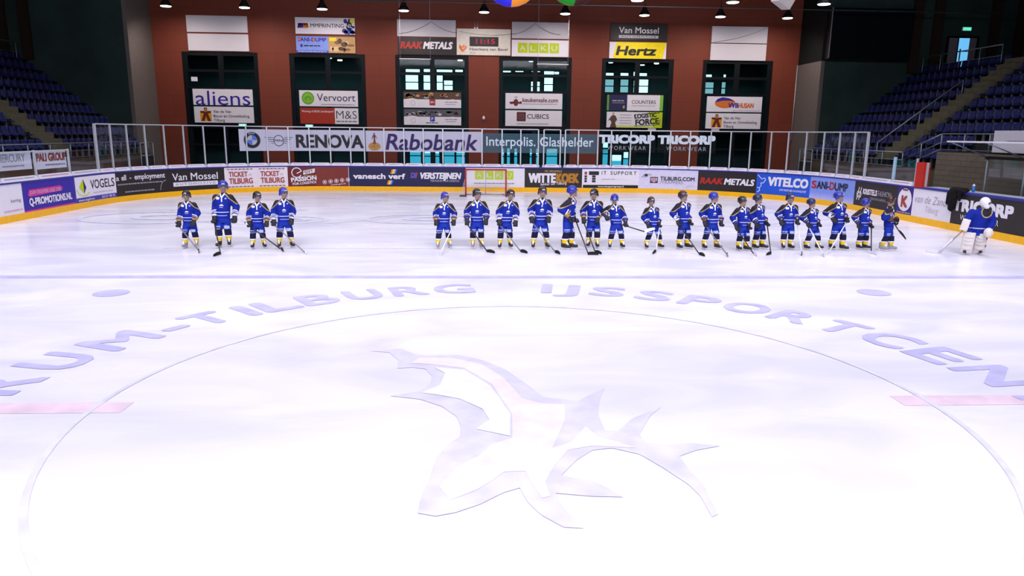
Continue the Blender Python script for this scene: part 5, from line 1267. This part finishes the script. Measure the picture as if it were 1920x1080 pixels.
# goalkeeper
def goalkeeper():
    foot = Vector((11.98, 9.95, 0)); K = .96; yaw = -34; a = math.radians(yaw); Rz = Matrix.Rotation(a, 3, 'Z')
    m_pad = mat('white_leg_pad', '#dcd4d0', .5, .3); m_mask = mat('white_mask', '#e4e2ea', .35, .5)
    mb = MB(); hc = Vector((.1, -.05, 1.36))
    Rh = Matrix.Rotation(math.radians(70), 3, 'Z')
    mb.ell(hc, (.072, .088, .1), m_skin, Rh, 18, 12); mb.ell(hc + Rh @ Vector((0, -.092, -.012)), (.014, .018, .022), m_skin, Rh)
    mb.capsule((.06, -.02, 1.16), hc + Vector((0, .01, -.06)), .055, .05, m_skin)
    mb.loft([(.6, 0, .02, .14, .11), (.85, .02, .0, .14, .1), (1.1, .05, -.02, .16, .09), (1.2, .06, -.02, .07, .06)], m_skin)
    A = [((-.15, -.02, 1.1), (-.25, -.1, .9), (-.24, -.26, .82)), ((.25, -.02, 1.1), (.33, .02, .88), (.26, -.12, .68))]
    for S, E_, W_ in A: mb.capsule(S, E_, .05, .042, m_skin); mb.capsule(E_, W_, .042, .034, m_skin); mb.ell(Vector(W_) + Vector((0, -.03, -.04)), (.035, .03, .05), m_skin)
    L = [((-.09, .02, .66), (-.15, -.1, .4), (-.17, -.02, .1)), ((.09, .02, .66), (.13, .06, .4), (.12, .2, .1))]
    for h, k, n in L: mb.capsule(h, k, .075, .058, m_skin); mb.capsule(k, n, .056, .04, m_skin); mb.capsule(n, Vector(n) + Vector((0, -.1, -.03)), .036, .03, m_skin, 8)
    me = remesh(mb, .014, 2); me.materials.append(m_skin); me.transform(Matrix.Scale(K, 4))
    root = bpy.data.objects.new('person', me); COL.objects.link(root); root.location = foot; root.rotation_euler = (0, 0, a)
    tag(root, 'goalkeeper in white mask, white leg pads and blue jersey by the dark board', 'person')
    def part(name, me, parent=None): me.transform(Matrix.Scale(K, 4)); return putlocal(name, me, parent or root)
    mb = MB(); mb.loft([(.6, 0, .02, .19, .15), (.85, .02, 0, .2, .15), (1.08, .05, -.02, .21, .14), (1.17, .06, -.02, .15, .1), (1.22, .06, -.02, .08, .08)], m_jer, 24)
    for S, E_, W_ in A: mb.ell(S, (.1, .1, .09), m_jer); mb.capsule(S, E_, .095, .085, m_jer); mb.tube(E_, W_, .085, .075, m_jer, 14)
    me = remesh(mb, .0125, 2)
    def jer(c, n):
        d = math.hypot(c.x - .17, (c.z - 1.14) * .8)
        if c.y < .1 and d < .1: return 1
        if c.y < .1 and d < .122: return 2
        if .7 < c.z < .72: return 3
        return 0
    paint_faces(me, jer, [m_jer, m_yoke, m_trim, m_wht]); part('jersey', me)
    mb = MB(); mb.loft([(.52, 0, .02, .18, .14), (.68, 0, .02, .18, .14)], m_pant, 20)
    for h, k, n in L: mb.tube(h, Vector(h).lerp(Vector(k), .9), .11, .105, m_pant, 16)
    me = remesh(mb, .0125, 2); me.materials.append(m_pant); part('pants', me)
    for i, (h, k, n) in enumerate(L):
        k, n = Vector(k), Vector(n); mb = MB(); ax = (k - n).normalized()
        c0 = n + Vector((0, -.07, -.03)); top = k + ax * .2 + Vector((0, -.04, 0))
        for q, (x, w, dth) in enumerate(((0, .115, .055), (-.1, .035, .07), (.1, .035, .07))):
            mb.tube(c0 + Vector((x, 0, 0)), top + Vector((x, 0, 0)), w if q == 0 else .04, w * .95 if q == 0 else .04, m_pad, 14, True, .5 if q == 0 else 1.2)
        for t in (.2, .45, .62, .8): p = c0.lerp(top, t); mb.ell(p + Vector((0, -.045, 0)), (.1, .03, .05), m_pad)
        me = remesh(mb, .013, 2); paint_faces(me, lambda c, n_: 1 if (i == 1 and c.x > .235 and int(c.z * 14) % 3 == 0) else 0, [m_pad, m_boot]); part('leg_pad', me)
        o = putlocal('skate', SK['black'], root); o.location = Vector((n.x, n.y - .02, 0)) * K; o.scale = (K,) * 3; o.rotation_euler = (0, 0, -.2 if i == 0 else .35); putlocal('blade_holder', HOLD, o)
    # mask
    mb = MB(); mb.ell(hc + Vector((0, 0, .02)), (.11, .128, .135), m_mask, Rh, 20, 14); mb.ell(hc + Rh @ Vector((0, -.05, -.08)), (.075, .075, .07), m_mask, Rh)
    me = remesh(mb, .01, 2); Ri = Rh.transposed()
    def msk(c, n_): q = Ri @ (c - hc); return 1 if q.y < -.05 and abs(q.x) < .062 and -.02 < q.z < .028 else 0
    paint_faces(me, msk, [m_mask, m_boot]); mk = part('mask', me)
    mb = MB()
    for z in (-.015, .005, .024):
        for j in range(6):
            t0, t1 = (math.radians(-40 + 80 * q / 6) for q in (j, j + 1)); pt = lambda t: hc + Rh @ Vector((.118 * math.sin(t), -.135 * math.cos(t), z))
            mb.tube(pt(t0), pt(t1), .003, .003, m_cage, 5)
    part('cage', mb.mesh('cage'), mk)
    # blocker with the stick, catching glove
    W_ = Vector(A[0][2]); mb = MB(); mb.box(W_ + Vector((-.03, -.06, -.02)), (.18, .05, .3), m_pad, Matrix.Rotation(.2, 3, 'Y')); me = remesh(mb, .012, 3); me.materials.append(m_pad); bl = part('blocker', me)
    mb = MB()
    for q, x in enumerate((-.036, -.012, .012, .036)):
        p0 = W_ + Vector((x - .02, -.03, -.09)); p1 = p0 + Vector((0, .0, -.035 - .004 * (q % 2))); p2 = p1 + Vector((0, .036, .004)); mb.capsule(p0, p1, .014, .013, m_gdark, 8); mb.capsule(p1, p2, .013, .011, m_gdark, 8)
    p0 = W_ + Vector((.03, -.02, -.06)); p1 = p0 + Vector((.016, .02, -.03)); mb.capsule(p0, p1, .015, .012, m_gdark, 8); part('fingers', mb.mesh('fingers'), bl)
    W_ = Vector(A[1][2]); mb = MB(); mb.ell(W_ + Vector((0, -.05, -.06)), (.11, .06, .13), m_pad); mb.ell(W_ + Vector((0, -.11, -.08)), (.07, .04, .09), m_boot); me = remesh(mb, .012, 1); me.materials.append(m_pad); part('catching_glove', me)
    grip = foot + Rz @ (Vector((-.26, -.27, .70)) * K)
    return root, grip
gk, grip = goalkeeper()
heel = Vector((11.2, 10.1, .03)); toe = Vector((10.95, 10.35, .03))
st = stick(grip, heel, toe, 'grey', 'white', 'pale wide goalkeeper stick reaching to the left over the ice', 'hockey sticks of the blue team')
mb = MB(); d = (heel - grip).normalized(); n_ = d.cross(Vector((0, 1, 0))).normalized(); mb.tube(grip.lerp(heel, .45), heel, .035, .04, STK['white'], 8, True, .35); mb.build('paddle', st)

# black jacket hanging over the boards
mb = MB()
def jp(s, z, d): return at(s, z, d)
for s_, r_ in ((65.35, .13), (65.55, .17), (65.75, .14)):
    mb.ell(jp(s_, 1.27, .0), (.18, r_, .09), black)
for (s_, z_), (s2, z2), r0, r1 in (((65.5, 1.22), (65.42, .7), .17, .12), ((65.3, 1.15), (65.25, .85), .12, .09), ((65.75, 1.2), (65.78, .98), .09, .05), ((65.6, 1.1), (65.45, .62), .1, .05)):
    mb.capsule(jp(s_, z_, .11), jp(s2, z2, .11), r0 * .8, r1 * .8, black)
mb.ell(jp(65.85, 1.25, .03), (.1, .1, .05), black)
me = remesh(mb, .02, 3); jk = mat('black_jacket_cloth', '#121114', .8, .15, bump=.3); me.materials.append(jk)
o = put('jacket', me, loc=jp(65.5, 1.0, .1)); tag(o, 'black jacket slung over the boards beside the goalkeeper', 'jacket')
